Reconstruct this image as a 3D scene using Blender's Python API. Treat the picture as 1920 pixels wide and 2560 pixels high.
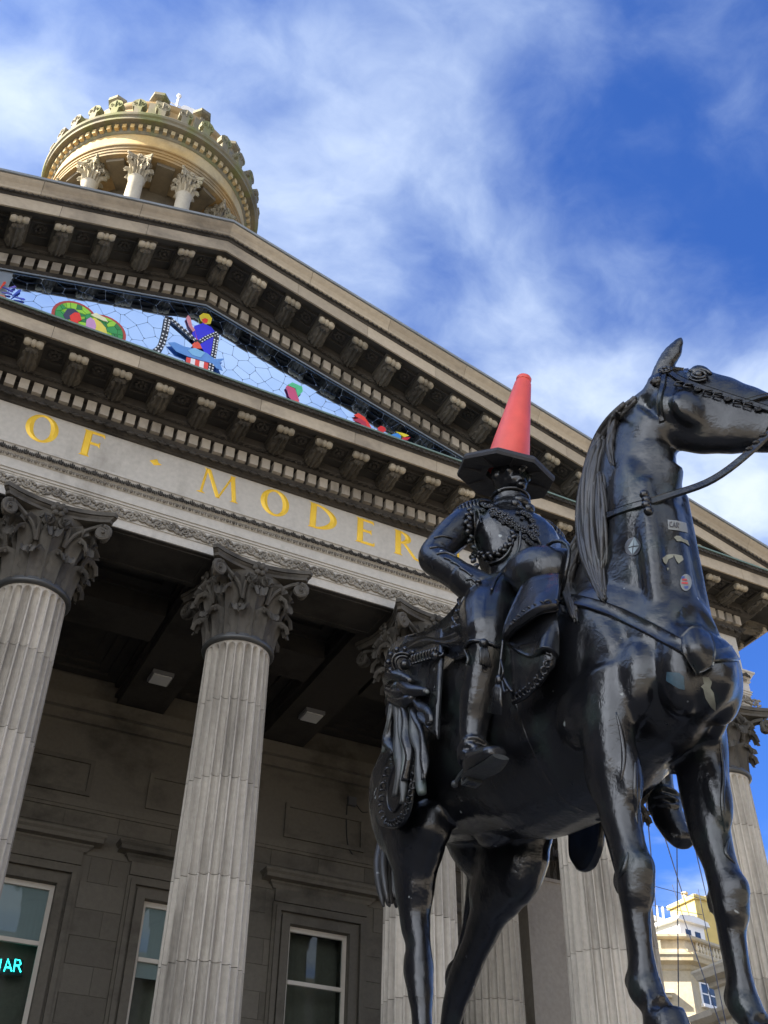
import bpy, bmesh, math, random
import numpy as np
from mathutils import Vector, Matrix
from mathutils.bvhtree import BVHTree
random.seed(7); RNG=np.random.default_rng(7)
sc=bpy.context.scene
for o in list(bpy.data.objects): bpy.data.objects.remove(o)
COL=sc.collection
R=math.radians
# ------------------------------------------------------------------ camera
# heights are measured from the photographer's eye (z = 0); the street lies at z = -1.6
GROUND=-1.6
cd=bpy.data.cameras.new('camera'); cam=bpy.data.objects.new('camera',cd); COL.objects.link(cam)
yaw,pitch,roll=0.4571,0.6777,0.0180
fw=Vector((math.sin(yaw)*math.cos(pitch),math.cos(yaw)*math.cos(pitch),math.sin(pitch)))
rt0=Vector((math.cos(yaw),-math.sin(yaw),0)); up0=rt0.cross(fw)
rt=rt0*math.cos(roll)+up0*math.sin(roll); up=up0*math.cos(roll)-rt0*math.sin(roll)
CAMLOC=Vector((-2.5777,-12.5761,0.0))
cam.matrix_world=Matrix(((rt.x,up.x,-fw.x,CAMLOC.x),(rt.y,up.y,-fw.y,CAMLOC.y),(rt.z,up.z,-fw.z,CAMLOC.z),(0,0,0,1)))
cd.sensor_fit='VERTICAL'; cd.sensor_height=36.0; cd.sensor_width=27.0; cd.lens=36.0*2674.95/2560
cd.clip_end=3000; cd.clip_start=0.05
sc.camera=cam
# ------------------------------------------------------------------ sky, sun, exposure
CLOUD_LOC=(-22.40,35.659,18.86); CLOUD_ROT=171.4; CLOUD_STR=1.1; CLOUD_MIN=1.16; CLOUD_MAX=1.66
SUN_EL=R(38); SUN_DIR=Vector((-math.cos(SUN_EL)*0.995,math.cos(SUN_EL)*0.10,math.sin(SUN_EL))).normalized()  # towards the sun
w=bpy.data.worlds.new('World'); sc.world=w; w.use_nodes=True
nt=w.node_tree; nt.nodes.clear()
def N(t,nt_=None,**k):
    n=(nt_ or nt).nodes.new(t)
    for a,b in k.items(): setattr(n,a,b)
    return n
out=N('ShaderNodeOutputWorld'); bg=N('ShaderNodeBackground'); bg.inputs['Strength'].default_value=0.075
sky=N('ShaderNodeTexSky',sky_type='NISHITA'); sky.sun_disc=False
sky.sun_elevation=SUN_EL; sky.sun_rotation=math.atan2(SUN_DIR.x,SUN_DIR.y)
sky.altitude=0; sky.air_density=1.0; sky.dust_density=1.2; sky.ozone_density=3.0
tc=N('ShaderNodeTexCoord')
L=nt.links.new
# clouds: noise on a flat layer far overhead (direction divided by its height)
sep=N('ShaderNodeSeparateXYZ'); L(tc.outputs['Generated'],sep.inputs[0])
zz=N('ShaderNodeMath',operation='MAXIMUM'); L(sep.outputs['Z'],zz.inputs[0]); zz.inputs[1].default_value=0.06
dx=N('ShaderNodeMath',operation='DIVIDE'); L(sep.outputs['X'],dx.inputs[0]); L(zz.outputs[0],dx.inputs[1])
dy=N('ShaderNodeMath',operation='DIVIDE'); L(sep.outputs['Y'],dy.inputs[0]); L(zz.outputs[0],dy.inputs[1])
cmb=N('ShaderNodeCombineXYZ'); L(dx.outputs[0],cmb.inputs[0]); L(dy.outputs[0],cmb.inputs[1])
mp=N('ShaderNodeMapping'); L(cmb.outputs[0],mp.inputs[0])
mp.inputs['Location'].default_value=CLOUD_LOC; mp.inputs['Rotation'].default_value=(0,0,R(CLOUD_ROT)); mp.inputs['Scale'].default_value=(1.0,CLOUD_STR,1)
wp=N('ShaderNodeTexNoise'); wp.inputs['Scale'].default_value=2.1; wp.inputs['Detail'].default_value=4; L(mp.outputs[0],wp.inputs['Vector'])
wm=N('ShaderNodeVectorMath',operation='MULTIPLY_ADD'); L(wp.outputs['Color'],wm.inputs[0]); wm.inputs[1].default_value=(.32,.32,.32); L(mp.outputs[0],wm.inputs[2])
n1=N('ShaderNodeTexNoise'); n1.inputs['Scale'].default_value=2.6; n1.inputs['Detail'].default_value=11; n1.inputs['Roughness'].default_value=0.56; L(wm.outputs[0],n1.inputs['Vector'])
n2=N('ShaderNodeTexNoise'); n2.inputs['Scale'].default_value=0.85; n2.inputs['Detail'].default_value=2; L(mp.outputs[0],n2.inputs['Vector'])
add=N('ShaderNodeMath',operation='MULTIPLY_ADD'); L(n2.outputs['Fac'],add.inputs[0]); add.inputs[1].default_value=1.6; L(n1.outputs['Fac'],add.inputs[2])
# added cloud bank out of view, left behind the camera, to light the facade
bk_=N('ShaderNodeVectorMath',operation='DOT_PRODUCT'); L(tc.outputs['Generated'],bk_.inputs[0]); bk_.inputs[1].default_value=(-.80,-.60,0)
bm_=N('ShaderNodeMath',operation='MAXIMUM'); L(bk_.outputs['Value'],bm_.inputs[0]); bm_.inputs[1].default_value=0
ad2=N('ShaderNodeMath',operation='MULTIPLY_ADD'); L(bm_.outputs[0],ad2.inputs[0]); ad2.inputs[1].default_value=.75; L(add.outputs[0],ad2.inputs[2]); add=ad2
mr=N('ShaderNodeMapRange'); L(add.outputs[0],mr.inputs['Value']); mr.interpolation_type='SMOOTHSTEP'
mr.inputs['From Min'].default_value=CLOUD_MIN; mr.inputs['From Max'].default_value=CLOUD_MAX; mr.inputs['To Min'].default_value=0; mr.inputs['To Max'].default_value=0.95
# thick cores are whiter than the thin veils round them
core=N('ShaderNodeMapRange'); L(add.outputs[0],core.inputs['Value']); core.inputs['From Min'].default_value=CLOUD_MIN+.2; core.inputs['From Max'].default_value=CLOUD_MAX+.20
thick=N('ShaderNodeMapRange'); L(add.outputs[0],thick.inputs['Value']); thick.inputs['From Min'].default_value=CLOUD_MAX+.05; thick.inputs['From Max'].default_value=CLOUD_MAX+.55; thick.inputs['To Min'].default_value=1.0; thick.inputs['To Max'].default_value=3.6  # thickest cloud boosted in brightness, mainly for the added bank out of view
ccol=N('ShaderNodeMix',data_type='RGBA'); L(core.outputs[0],ccol.inputs[0]); ccol.inputs[6].default_value=(1.9,2.35,3.05,1); ccol.inputs[7].default_value=(2.75,2.9,3.2,1)
# forward scatter near the sun, unseen, its gain added to light the facade
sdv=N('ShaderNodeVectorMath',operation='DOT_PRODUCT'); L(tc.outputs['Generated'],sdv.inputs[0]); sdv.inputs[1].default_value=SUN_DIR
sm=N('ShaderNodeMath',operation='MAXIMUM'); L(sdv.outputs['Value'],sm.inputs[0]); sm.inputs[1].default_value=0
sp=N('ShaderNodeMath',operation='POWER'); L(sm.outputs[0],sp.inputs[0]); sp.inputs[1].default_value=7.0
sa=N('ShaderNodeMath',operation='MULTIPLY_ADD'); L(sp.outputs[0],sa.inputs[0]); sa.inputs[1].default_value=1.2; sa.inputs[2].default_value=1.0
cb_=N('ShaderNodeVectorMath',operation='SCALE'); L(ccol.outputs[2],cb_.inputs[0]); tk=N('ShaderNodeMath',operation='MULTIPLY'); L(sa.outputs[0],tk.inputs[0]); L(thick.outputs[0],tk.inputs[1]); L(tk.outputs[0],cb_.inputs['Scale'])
tint=N('ShaderNodeMix',data_type='RGBA',blend_type='MULTIPLY'); tint.inputs[0].default_value=1.0
L(sky.outputs[0],tint.inputs[6]); tint.inputs[7].default_value=(0.19,0.345,0.66,1)
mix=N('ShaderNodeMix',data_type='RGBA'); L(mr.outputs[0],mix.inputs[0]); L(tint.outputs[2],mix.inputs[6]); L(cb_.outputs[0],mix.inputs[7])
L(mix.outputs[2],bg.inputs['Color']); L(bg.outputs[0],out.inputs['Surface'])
sd=bpy.data.lights.new('sun','SUN'); sd.energy=4.5; sd.angle=R(0.53); sd.color=(1.0,0.91,0.78)
so=bpy.data.objects.new('sun',sd); COL.objects.link(so); so.rotation_euler=(-SUN_DIR).to_track_quat('-Z','Y').to_euler()
so.location=(-20,5,30)
vs=sc.view_settings; vs.view_transform='Standard'; vs.look='None'; vs.gamma=1; vs.use_curve_mapping=False; vs.exposure=2.42
sc.render.engine='CYCLES'
sc.cycles.max_bounces=6; sc.cycles.diffuse_bounces=3; sc.cycles.glossy_bounces=4; sc.cycles.transmission_bounces=4
# ------------------------------------------------------------------ object helpers
WM={}
def _w(o): return WM.get(o.name,Matrix.Identity(4))
def thing(name,label,cat,loc=(0,0,0),group=None):
    o=bpy.data.objects.new(name,None); COL.objects.link(o); o.location=loc; o.empty_display_size=.3
    o['label']=label; o['category']=cat
    if group: o['group']=group
    WM[o.name]=Matrix.Translation(loc); return o
def tag(o,label=None,cat=None,group=None,kind=None):
    for k,v in (('label',label),('category',cat),('group',group),('kind',kind)):
        if v: o[k]=v
    return o
def place(name,me,parent=None,M=None,mat=None):
    o=bpy.data.objects.new(name,me); COL.objects.link(o); M=M or Matrix.Identity(4)
    if parent: o.parent=parent; o.matrix_parent_inverse=_w(parent).inverted()
    o.matrix_basis=M; WM[o.name]=M.copy()
    return o
class MB:
    def __init__(s): s.v=[]; s.f=[]; s.mi=[]; s.cur=0
    def add(s,vs,fs,M=None):
        n=len(s.v)
        if M is not None: vs=[tuple(M@Vector(q)) for q in vs]
        s.v+= [tuple(q) for q in vs]; s.f+=[tuple(i+n for i in f) for f in fs]; s.mi+=[s.cur]*len(fs)
    def addnp(s,V,F,M=None):
        V=np.asarray(V,float)
        if M is not None: A=np.array(M); V=V@A[:3,:3].T+A[:3,3]
        n=len(s.v); s.v+=list(map(tuple,V.tolist())); s.f+=[tuple(i+n for i in f) for f in F]; s.mi+=[s.cur]*len(F)
    def box(s,a,b,M=None):
        x0,y0,z0=a; x1,y1,z1=b
        s.add([(x0,y0,z0),(x1,y0,z0),(x1,y1,z0),(x0,y1,z0),(x0,y0,z1),(x1,y0,z1),(x1,y1,z1),(x0,y1,z1)],
          [(0,3,2,1),(4,5,6,7),(0,1,5,4),(1,2,6,5),(2,3,7,6),(3,0,4,7)],M)
    def prism(s,poly,axis,a,b,M=None):
        # poly: 2D points, extruded along axis 0/1/2 from a to b
        def p3(q,t): 
            l=list(q); l.insert(axis,t); return tuple(l)
        n=len(poly); V=[p3(q,a) for q in poly]+[p3(q,b) for q in poly]
        F=[tuple(range(n))[::-1],tuple(range(n,2*n))]+[(i,(i+1)%n,n+(i+1)%n,n+i) for i in range(n)]
        s.add(V,F,M)
    def lathe(s,prof,n=32,M=None,cap=True,a0=0.,a1=2*math.pi):
        full=abs(a1-a0-2*math.pi)<1e-6; m=n if full else n+1
        V=[];F=[]
        for r,z in prof:
            for k in range(m):
                a=a0+(a1-a0)*k/n; V.append((r*math.cos(a),r*math.sin(a),z))
        for i in range(len(prof)-1):
            for k in range(n):
                k2=(k+1)%m; F.append((i*m+k,i*m+k2,(i+1)*m+k2,(i+1)*m+k))
        if cap and full:
            F.append(tuple(range(m))[::-1]); F.append(tuple((len(prof)-1)*m+k for k in range(m)))
        s.add(V,F,M)
    def tube(s,pts,rad,n=8,M=None,cap=True,flat=None,upv=None):
        # rad: number or list; flat: (a,b) scales of the ring along side / up axis
        P=[Vector(q) for q in pts]; m=len(P); V=[];F=[]
        if not hasattr(rad,'__len__'): rad=[rad]*m
        prev=None
        for i in range(m):
            t=(P[min(i+1,m-1)]-P[max(i-1,0)]).normalized()
            ref=Vector(upv) if upv is not None else (prev if prev is not None else (Vector((0,0,1)) if abs(t.z)<.9 else Vector((1,0,0))))
            sd_=t.cross(ref)
            if sd_.length<1e-5: sd_=t.cross(Vector((1,.3,.2)))
            sd_.normalize(); u_=sd_.cross(t).normalized(); prev=u_
            r=rad[i]; ra,rb=(r if hasattr(r,'__len__') else (r,r))
            if flat: ra*=flat[0]; rb*=flat[1]
            for k in range(n):
                a=2*math.pi*k/n; V.append(P[i]+sd_*ra*math.cos(a)+u_*rb*math.sin(a))
        for i in range(m-1):
            for k in range(n): F.append((i*n+k,i*n+(k+1)%n,(i+1)*n+(k+1)%n,(i+1)*n+k))
        if cap: F.append(tuple(range(n))[::-1]); F.append(tuple((m-1)*n+k for k in range(n)))
        s.add(V,F,M)
    def ball(s,c,r,nu=12,nv=8,M=None):
        rx,ry,rz=r if hasattr(r,'__len__') else (r,r,r)
        V=[(0,0,1)];F=[]
        for i in range(1,nv):
            p=math.pi*i/nv
            for k in range(nu): a=2*math.pi*k/nu; V.append((math.sin(p)*math.cos(a),math.sin(p)*math.sin(a),math.cos(p)))
        V.append((0,0,-1)); last=len(V)-1
        for k in range(nu): F.append((0,1+k,1+(k+1)%nu))
        for i in range(nv-2):
            for k in range(nu): F.append((1+i*nu+k,1+(i+1)*nu+k,1+(i+1)*nu+(k+1)%nu,1+i*nu+(k+1)%nu))
        for k in range(nu): F.append((last,1+(nv-2)*nu+(k+1)%nu,1+(nv-2)*nu+k))
        V=[(c[0]+x*rx,c[1]+y*ry,c[2]+z*rz) for x,y,z in V]; s.add(V,F,M)
    def mesh(s,name,mat=None,smooth=False,angle=None):
        me=bpy.data.meshes.new(name); me.from_pydata(s.v,[],s.f); me.validate(clean_customdata=False)
        if mat:
            for m_ in (mat if isinstance(mat,(list,tuple)) else [mat]): me.materials.append(m_)
        if isinstance(mat,(list,tuple)) and len(me.polygons)==len(s.mi): me.polygons.foreach_set('material_index',s.mi)
        bm=bmesh.new(); bm.from_mesh(me); bmesh.ops.recalc_face_normals(bm,faces=bm.faces); bm.to_mesh(me); bm.free()
        if smooth:
            me.polygons.foreach_set('use_smooth',[True]*len(me.polygons))
            if angle: me.set_sharp_from_angle(angle=R(angle))
        me.update(); return me
    def build(s,name,mat,parent=None,smooth=False,angle=None,M=None):
        return place(name,s.mesh(name,mat,smooth,angle),parent,M)
def sweep(mb,prof,path,close=False):
    """profile [(out,z)] swept along a plan path with mitred corners; out is to the right of the walking direction"""
    P=[Vector((a,b)) for a,b in path]; n=len(P); V=[];F=[];m=len(prof)
    for i,q in enumerate(P):
        d0=(q-P[i-1]).normalized() if i>0 or close else None
        d1=(P[(i+1)%n]-q).normalized() if i<n-1 or close else None
        n0=Vector((d0.y,-d0.x)) if d0 else None; n1=Vector((d1.y,-d1.x)) if d1 else None
        if n0 is None: o=n1
        elif n1 is None: o=n0
        else: o=(n0+n1)/(1+n0.dot(n1))
        for p_,z in prof: V.append((q.x+o.x*p_,q.y+o.y*p_,z))
    seg=n if close else n-1
    for i in range(seg):
        j=(i+1)%n
        for k in range(m): F.append((i*m+k,j*m+k,j*m+(k+1)%m,i*m+(k+1)%m))
    if not close: F.append(tuple(range(m))[::-1]); F.append(tuple((n-1)*m+k for k in range(m)))
    mb.add(V,F)
# ------------------------------------------------------------------ materials
def newmat(name):
    m=bpy.data.materials.new(name); m.use_nodes=True; t=m.node_tree; t.nodes.clear()
    o=t.nodes.new('ShaderNodeOutputMaterial'); b=t.nodes.new('ShaderNodeBsdfPrincipled'); t.links.new(b.outputs[0],o.inputs[0])
    return m,t,b,o
def simple(name,col,rough=.5,metal=0,spec=.5,coat=0,emit=None,es=0,bump=0,bscale=30,vary=0,vscale=4):
    m,t,b,o=newmat(name)
    b.inputs['Base Color'].default_value=(*col,1); b.inputs['Roughness'].default_value=rough; b.inputs['Metallic'].default_value=metal
    b.inputs['Specular IOR Level'].default_value=spec; b.inputs['Coat Weight'].default_value=coat
    if emit: b.inputs['Emission Color'].default_value=(*emit,1); b.inputs['Emission Strength'].default_value=es
    g=t.nodes.new('ShaderNodeNewGeometry')
    if vary:
        n=t.nodes.new('ShaderNodeTexNoise'); n.inputs['Scale'].default_value=vscale; n.inputs['Detail'].default_value=5; t.links.new(g.outputs['Position'],n.inputs['Vector'])
        mx=t.nodes.new('ShaderNodeMix'); mx.data_type='RGBA'; t.links.new(n.outputs['Fac'],mx.inputs[0])
        mx.inputs[6].default_value=(*[c*(1-vary) for c in col],1); mx.inputs[7].default_value=(*[min(1,c*(1+vary)) for c in col],1)
        t.links.new(mx.outputs[2],b.inputs['Base Color'])
    if bump:
        n=t.nodes.new('ShaderNodeTexNoise'); n.inputs['Scale'].default_value=bscale; n.inputs['Detail'].default_value=4; t.links.new(g.outputs['Position'],n.inputs['Vector'])
        bp=t.nodes.new('ShaderNodeBump'); bp.inputs['Strength'].default_value=bump; bp.inputs['Distance'].default_value=.02
        t.links.new(n.outputs['Fac'],bp.inputs['Height']); t.links.new(bp.outputs[0],b.inputs['Normal'])
    return m
def stone(name,base,dark,soot=.5,sootscale=1.2,rough=.85,stretch=(1,1,.35),rand=.18,bump=.14,green=0,warm=None):
    """weathered sandstone: base tone, soot stains drawn out downwards, per-block tone, fine grain"""
    m,t,b,o=newmat(name); l=t.links.new; nd=t.nodes.new
    g=nd('ShaderNodeNewGeometry'); mp_=nd('ShaderNodeMapping'); l(g.outputs['Position'],mp_.inputs[0]); mp_.inputs['Scale'].default_value=stretch
    n1=nd('ShaderNodeTexNoise'); n1.inputs['Scale'].default_value=sootscale; n1.inputs['Detail'].default_value=8; n1.inputs['Roughness'].default_value=.62; l(mp_.outputs[0],n1.inputs['Vector'])
    r1=nd('ShaderNodeMapRange'); l(n1.outputs['Fac'],r1.inputs['Value']); r1.inputs['From Min'].default_value=.62-soot*.3; r1.inputs['From Max'].default_value=.8-soot*.12
    mx=nd('ShaderNodeMix'); mx.data_type='RGBA'; l(r1.outputs[0],mx.inputs[0]); mx.inputs[6].default_value=(*base,1); mx.inputs[7].default_value=(*dark,1)
    col=mx.outputs[2]
    if warm:
        n4=nd('ShaderNodeTexNoise'); n4.inputs['Scale'].default_value=.55; n4.inputs['Detail'].default_value=3; l(g.outputs['Position'],n4.inputs['Vector'])
        r4=nd('ShaderNodeMapRange'); l(n4.outputs['Fac'],r4.inputs['Value']); r4.inputs['From Min'].default_value=.45; r4.inputs['From Max'].default_value=.65; r4.inputs['To Max'].default_value=.7
        m4=nd('ShaderNodeMix'); m4.data_type='RGBA'; l(r4.outputs[0],m4.inputs[0]); l(col,m4.inputs[6]); m4.inputs[7].default_value=(*warm,1); col=m4.outputs[2]
    if green:
        n5=nd('ShaderNodeTexNoise'); n5.inputs['Scale'].default_value=1.6; n5.inputs['Detail'].default_value=6; l(mp_.outputs[0],n5.inputs['Vector'])
        r5=nd('ShaderNodeMapRange'); l(n5.outputs['Fac'],r5.inputs['Value']); r5.inputs['From Min'].default_value=.48; r5.inputs['From Max'].default_value=.66; r5.inputs['To Max'].default_value=green
        m5=nd('ShaderNodeMix'); m5.data_type='RGBA'; l(r5.outputs[0],m5.inputs[0]); l(col,m5.inputs[6]); m5.inputs[7].default_value=(.16,.17,.06,1); col=m5.outputs[2]
    oi=nd('ShaderNodeObjectInfo'); rr=nd('ShaderNodeMapRange'); l(oi.outputs['Random'],rr.inputs['Value']); rr.inputs['To Min'].default_value=1-rand; rr.inputs['To Max'].default_value=1+rand
    n2=nd('ShaderNodeTexNoise'); n2.inputs['Scale'].default_value=14; n2.inputs['Detail'].default_value=5; l(g.outputs['Position'],n2.inputs['Vector'])
    r2=nd('ShaderNodeMapRange'); l(n2.outputs['Fac'],r2.inputs['Value']); r2.inputs['From Min'].default_value=.3; r2.inputs['From Max'].default_value=.7; r2.inputs['To Min'].default_value=.92; r2.inputs['To Max'].default_value=1.07
    ml=nd('ShaderNodeMath'); ml.operation='MULTIPLY'; l(rr.outputs[0],ml.inputs[0]); l(r2.outputs[0],ml.inputs[1])
    vm=nd('ShaderNodeVectorMath'); vm.operation='SCALE'; l(col,vm.inputs[0]); l(ml.outputs[0],vm.inputs['Scale'])
    l(vm.outputs[0],b.inputs['Base Color']); b.inputs['Roughness'].default_value=rough; b.inputs['Specular IOR Level'].default_value=.3
    n3=nd('ShaderNodeTexNoise'); n3.inputs['Scale'].default_value=45; n3.inputs['Detail'].default_value=4; l(g.outputs['Position'],n3.inputs['Vector'])
    bp=nd('ShaderNodeBump'); bp.inputs['Strength'].default_value=bump; bp.inputs['Distance'].default_value=.015; l(n3.outputs['Fac'],bp.inputs['Height']); l(bp.outputs[0],b.inputs['Normal'])
    return m
M_STONE=stone('sandstone',(.40,.35,.275),(.18,.155,.12),soot=.42)
M_FRIEZE=stone('pale_sandstone',(.50,.465,.40),(.27,.245,.205),soot=.36,rand=.08)
M_SHAFT=stone('column_sandstone',(.45,.405,.335),(.15,.132,.106),soot=.52,sootscale=2.0,stretch=(1.6,1.6,.16),rand=.15)
M_TAN=stone('tan_sandstone',(.37,.305,.215),(.12,.10,.075),soot=.34,stretch=(.6,1,1),rand=.14)
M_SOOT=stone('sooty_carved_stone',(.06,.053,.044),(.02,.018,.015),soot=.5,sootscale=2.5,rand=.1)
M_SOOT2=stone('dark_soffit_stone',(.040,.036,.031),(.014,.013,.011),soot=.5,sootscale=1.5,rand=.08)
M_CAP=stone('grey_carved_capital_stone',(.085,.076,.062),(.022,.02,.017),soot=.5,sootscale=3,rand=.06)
M_DENT=stone('dentil_stone',(.40,.355,.285),(.15,.13,.10),soot=.4,sootscale=2,rand=.22)
M_BAND=stone('carved_band_stone',(.24,.215,.175),(.07,.062,.05),soot=.45,sootscale=2.5,rand=.08)
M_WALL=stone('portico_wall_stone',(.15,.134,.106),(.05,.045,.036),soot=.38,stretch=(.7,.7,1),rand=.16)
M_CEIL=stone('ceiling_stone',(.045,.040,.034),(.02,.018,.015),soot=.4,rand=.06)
M_DOME=stone('rotunda_stone',(.27,.205,.115),(.10,.08,.05),soot=.45,stretch=(1,1,.5),rand=.1,warm=(.34,.20,.06))
M_TFRZ=stone('sunlit_tone_frieze_stone',(.42,.33,.18),(.17,.13,.075),soot=.42,stretch=(1,1,.5),rand=.05,warm=(.50,.30,.08))  # yellow sunlight on the tower frieze is put into this lighter, warmer colour
M_DOMEG=stone('mossy_rotunda_stone',(.19,.165,.11),(.07,.065,.045),soot=.45,rand=.15,green=.85)
M_DRUM=stone('shade_tone_drum_stone',(.16,.13,.085),(.06,.05,.035),soot=.5)  # shade behind the tower columns is put into this darker drum colour
M_TCAP=stone('sunlit_tone_tower_capital',(.34,.29,.20),(.12,.10,.065),soot=.45,sootscale=4,green=.3)  # paler than the portico capitals: sunlight on the tower is put into the colour
M_DOMECOL=stone('pale_rotunda_column',(.42,.38,.30),(.22,.20,.14),soot=.25,green=.55,rand=.2)
M_LEAD=simple('lead_flashing',(.20,.215,.22),.6,.0,.4,bump=.3,bscale=12,vary=.25,vscale=3)
M_COPPER=simple('verdigris_flashing',(.12,.17,.14),.65,bump=.2,vary=.3)
M_GOLD=simple('gilding',(.95,.58,.05),.36,.2,.5,bump=.15,bscale=60,vary=.12,vscale=8)
M_MIRROR=simple('mirror_glass',(.50,.64,.86),.03,1.0)
M_CAME=simple('mirror_joint_strip',(.22,.25,.28),.45,.3)
M_GLASS=None
# ================================================================== GROUND AND STREET
mb=MB(); mb.box((-150,-150,-2.2),(150,150,GROUND)); 
M_ASPH=simple('asphalt',(.045,.045,.046),.9,bump=.4,bscale=40,vary=.2)
M_PAVE=stone('paving_stone',(.22,.20,.17),(.16,.145,.12),soot=.35,rand=.05)
tag(mb.build('ground',M_ASPH),kind='structure')
mb=MB(); mb.box((-60,-33.5,GROUND+.004),(60,60,GROUND+.12)); tag(mb.build('pavement',M_PAVE),kind='structure')
PAVE=GROUND+.12; FLOOR=-1.0
# ================================================================== THE MUSEUM
S_=3.0; XE=11.13; YC=.47; SLOPE=.28; RISE=3.37
COLX=[-10.5,-7.5,-4.5,-1.5,1.5,4.5,7.5,10.5]
museum=thing('museum_building','neoclassical sandstone museum with columned portico, mirrored pediment and round tower','building',(0,6,PAVE))
def part(mb,name,mat,smooth=False,angle=None,kind=None,parent=None,label=None):
    o=mb.build(name,mat,parent or museum,smooth,angle)
    if kind: o['kind']=kind
    if label: o['label']=label
    return o
# steps and floor
mb=MB()
for i in range(4):
    z1=FLOOR-.12*i; mb.box((-XE-.5-.32*i,-.6-.32*i,z1-.12+ (0 if i<3 else 0)),(XE+.5+.32*i,7.0,z1-.001*i))
part(mb,'portico_steps',M_PAVE)
# ---- columns
RN=.466; RB=.55; ZN=8.20; ZB=FLOOR
def shaft_ring(zb,zt,n,r0f,flute=True,top=None,foot=None):
    """a fluted drum between zb and zt; n rings"""
    NF=24; QS=[-.425,-.40,-.33,-.19,0,.19,.33,.40,.425]; K=len(QS); V=[];F=[]
    zs=list(np.linspace(zb,zt,n))
    if top: zs=[z for z in zs if z<top-.13]+[top-.12,top-.085,top-.055,top-.03,top-.012,top,top+.001,zt]
    if foot: zs=[zb,foot-.001,foot,foot+.03,foot+.07,foot+.12]+[z for z in zs if z>foot+.13]
    m=NF*K
    for z in zs:
        r=r0f(z); hw=2*math.pi/NF*.425
        for k in range(m):
            a=2*math.pi/NF*(k//K+QS[k%K]); q=QS[k%K]*2*math.pi/NF
            d=0
            u=abs(q)/hw
            if u<.999:
                e=0
                if top: e=max(0,(z-(top-.12))/.12)
                if foot: e=max(e,max(0,((foot+.12)-z)/.12))
                d=.074*math.sqrt(max(0,1-u*u-e*e)) if e<1 else 0
            V.append(((r-d)*math.cos(a),(r-d)*math.sin(a),z))
    for i in range(len(zs)-1):
        for k in range(m): F.append((i*m+k,i*m+(k+1)%m,(i+1)*m+(k+1)%m,(i+1)*m+k))
    F.append(tuple(range(m))[::-1]); F.append(tuple((len(zs)-1)*m+k for k in range(m)))
    mb=MB(); mb.add(V,F); return mb
ZS0=ZB+.55; ZS1=ZN-.02
def rad_at(z):
    t=(z-ZS0)/(ZS1-ZS0); return RB+(RN-RB)*(t**1.35 if t>0 else 0)
cuts=[ZS0,1.05,2.45,3.72,4.75,6.05,7.2,ZS1]
drums=[]
for i in range(len(cuts)-1):
    a,b=cuts[i],cuts[i+1]
    mbd=shaft_ring(a+(.004 if i else 0),b-.004,5,rad_at,top=(ZS1-.10 if i==len(cuts)-2 else None),foot=(ZS0+.12 if i==0 else None))
    drums.append(mbd.mesh('drum',M_SHAFT,True,32))
mb=MB(); mb.box((-.78,-.78,ZB),(.78,.78,ZB+.2))
mb.lathe([(.76,ZB+.2),(.79,ZB+.25),(.76,ZB+.32),(.68,ZB+.335),(.655,ZB+.38),(.68,ZB+.43),(.70,ZB+.44),(.71,ZB+.47),(.69,ZB+.52),(.60,ZB+.53),(.57,ZB+.55)],48)
BASE_ME=mb.mesh('column_base',M_STONE,True,40)
# ---- Corinthian capital
def leaf(mb,h,w,out,tipdrop,r0,ang,z0=0,nu=9,nv=12,thick=.022,bell=.05):
    """acanthus leaf standing on the bell at angle ang: lobed edge, ribs, tip curling out and over"""
    V=[];F=[]
    pts=[]
    for j in range(nv):
        t=j/(nv-1)
        if t<.68: q=t/.68; y=r0+bell*q*q+.02*q; z=z0+h*.93*q
        else:
            q=(t-.68)/.32; a=q*math.pi*1.05
            y=r0+bell+.02+out*(1-math.cos(a))/2; z=z0+h*.93+h*.10*math.sin(a)-tipdrop*max(0,q-.4)/.6
        pts.append((y,z))
    for side in (0,1):
        for j in range(nv):
            t=j/(nv-1); y,z=pts[j]
            wd=w*.5*(.72+.35*math.sin(math.pi*min(1,t*1.05))**.8)*(1+.20*math.sin(t*21)*(1 if t<.8 else .6))
            if t>.74: wd*=1-.35*((t-.74)/.26)**2
            dy=pts[min(j+1,nv-1)][0]-pts[max(j-1,0)][0]; dz=pts[min(j+1,nv-1)][1]-pts[max(j-1,0)][1]
            l=math.hypot(dy,dz) or 1; ny,nz=dz/l,-dy/l
            for i in range(nu):
                u=-1+2*i/(nu-1)
                rib=.016*math.cos(u*math.pi*3)+.03*(1-abs(u))**3-.03*abs(u)**2
                off=rib-(thick if side else 0)
                Y=y+ny*off; Z=z+nz*off; X=u*wd
                th=X/max(Y,.25); V.append((math.sin(th)*Y,-math.cos(th)*Y,Z))
    n=nu*nv
    for side in (0,1):
        for j in range(nv-1):
            for i in range(nu-1):
                q=(j*nu+i,j*nu+i+1,(j+1)*nu+i+1,(j+1)*nu+i); F.append(tuple(x+n*side for x in (q if not side else q[::-1])))
    for j in range(nv-1):
        for i in (0,nu-1): F.append((j*nu+i,(j+1)*nu+i,n+(j+1)*nu+i,n+j*nu+i))
    for i in range(nu-1):
        for j in (0,nv-1): F.append((j*nu+i,j*nu+i+1,n+j*nu+i+1,n+j*nu+i))
    mb.add(V,F,Matrix.Rotation(ang,4,'Z'))
    if nu>=9:
        yt,zt=pts[-3]; 
        for q in range(5):
            u=(q-2)/2; th=u*w*.27/max(yt,.25); mb.ball((math.sin(th)*(yt+.012),-math.cos(th)*(yt+.012),zt+.004-.012*abs(u)),(w*.085,.030,.034),6,5,Matrix.Rotation(ang,4,'Z'))
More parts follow.
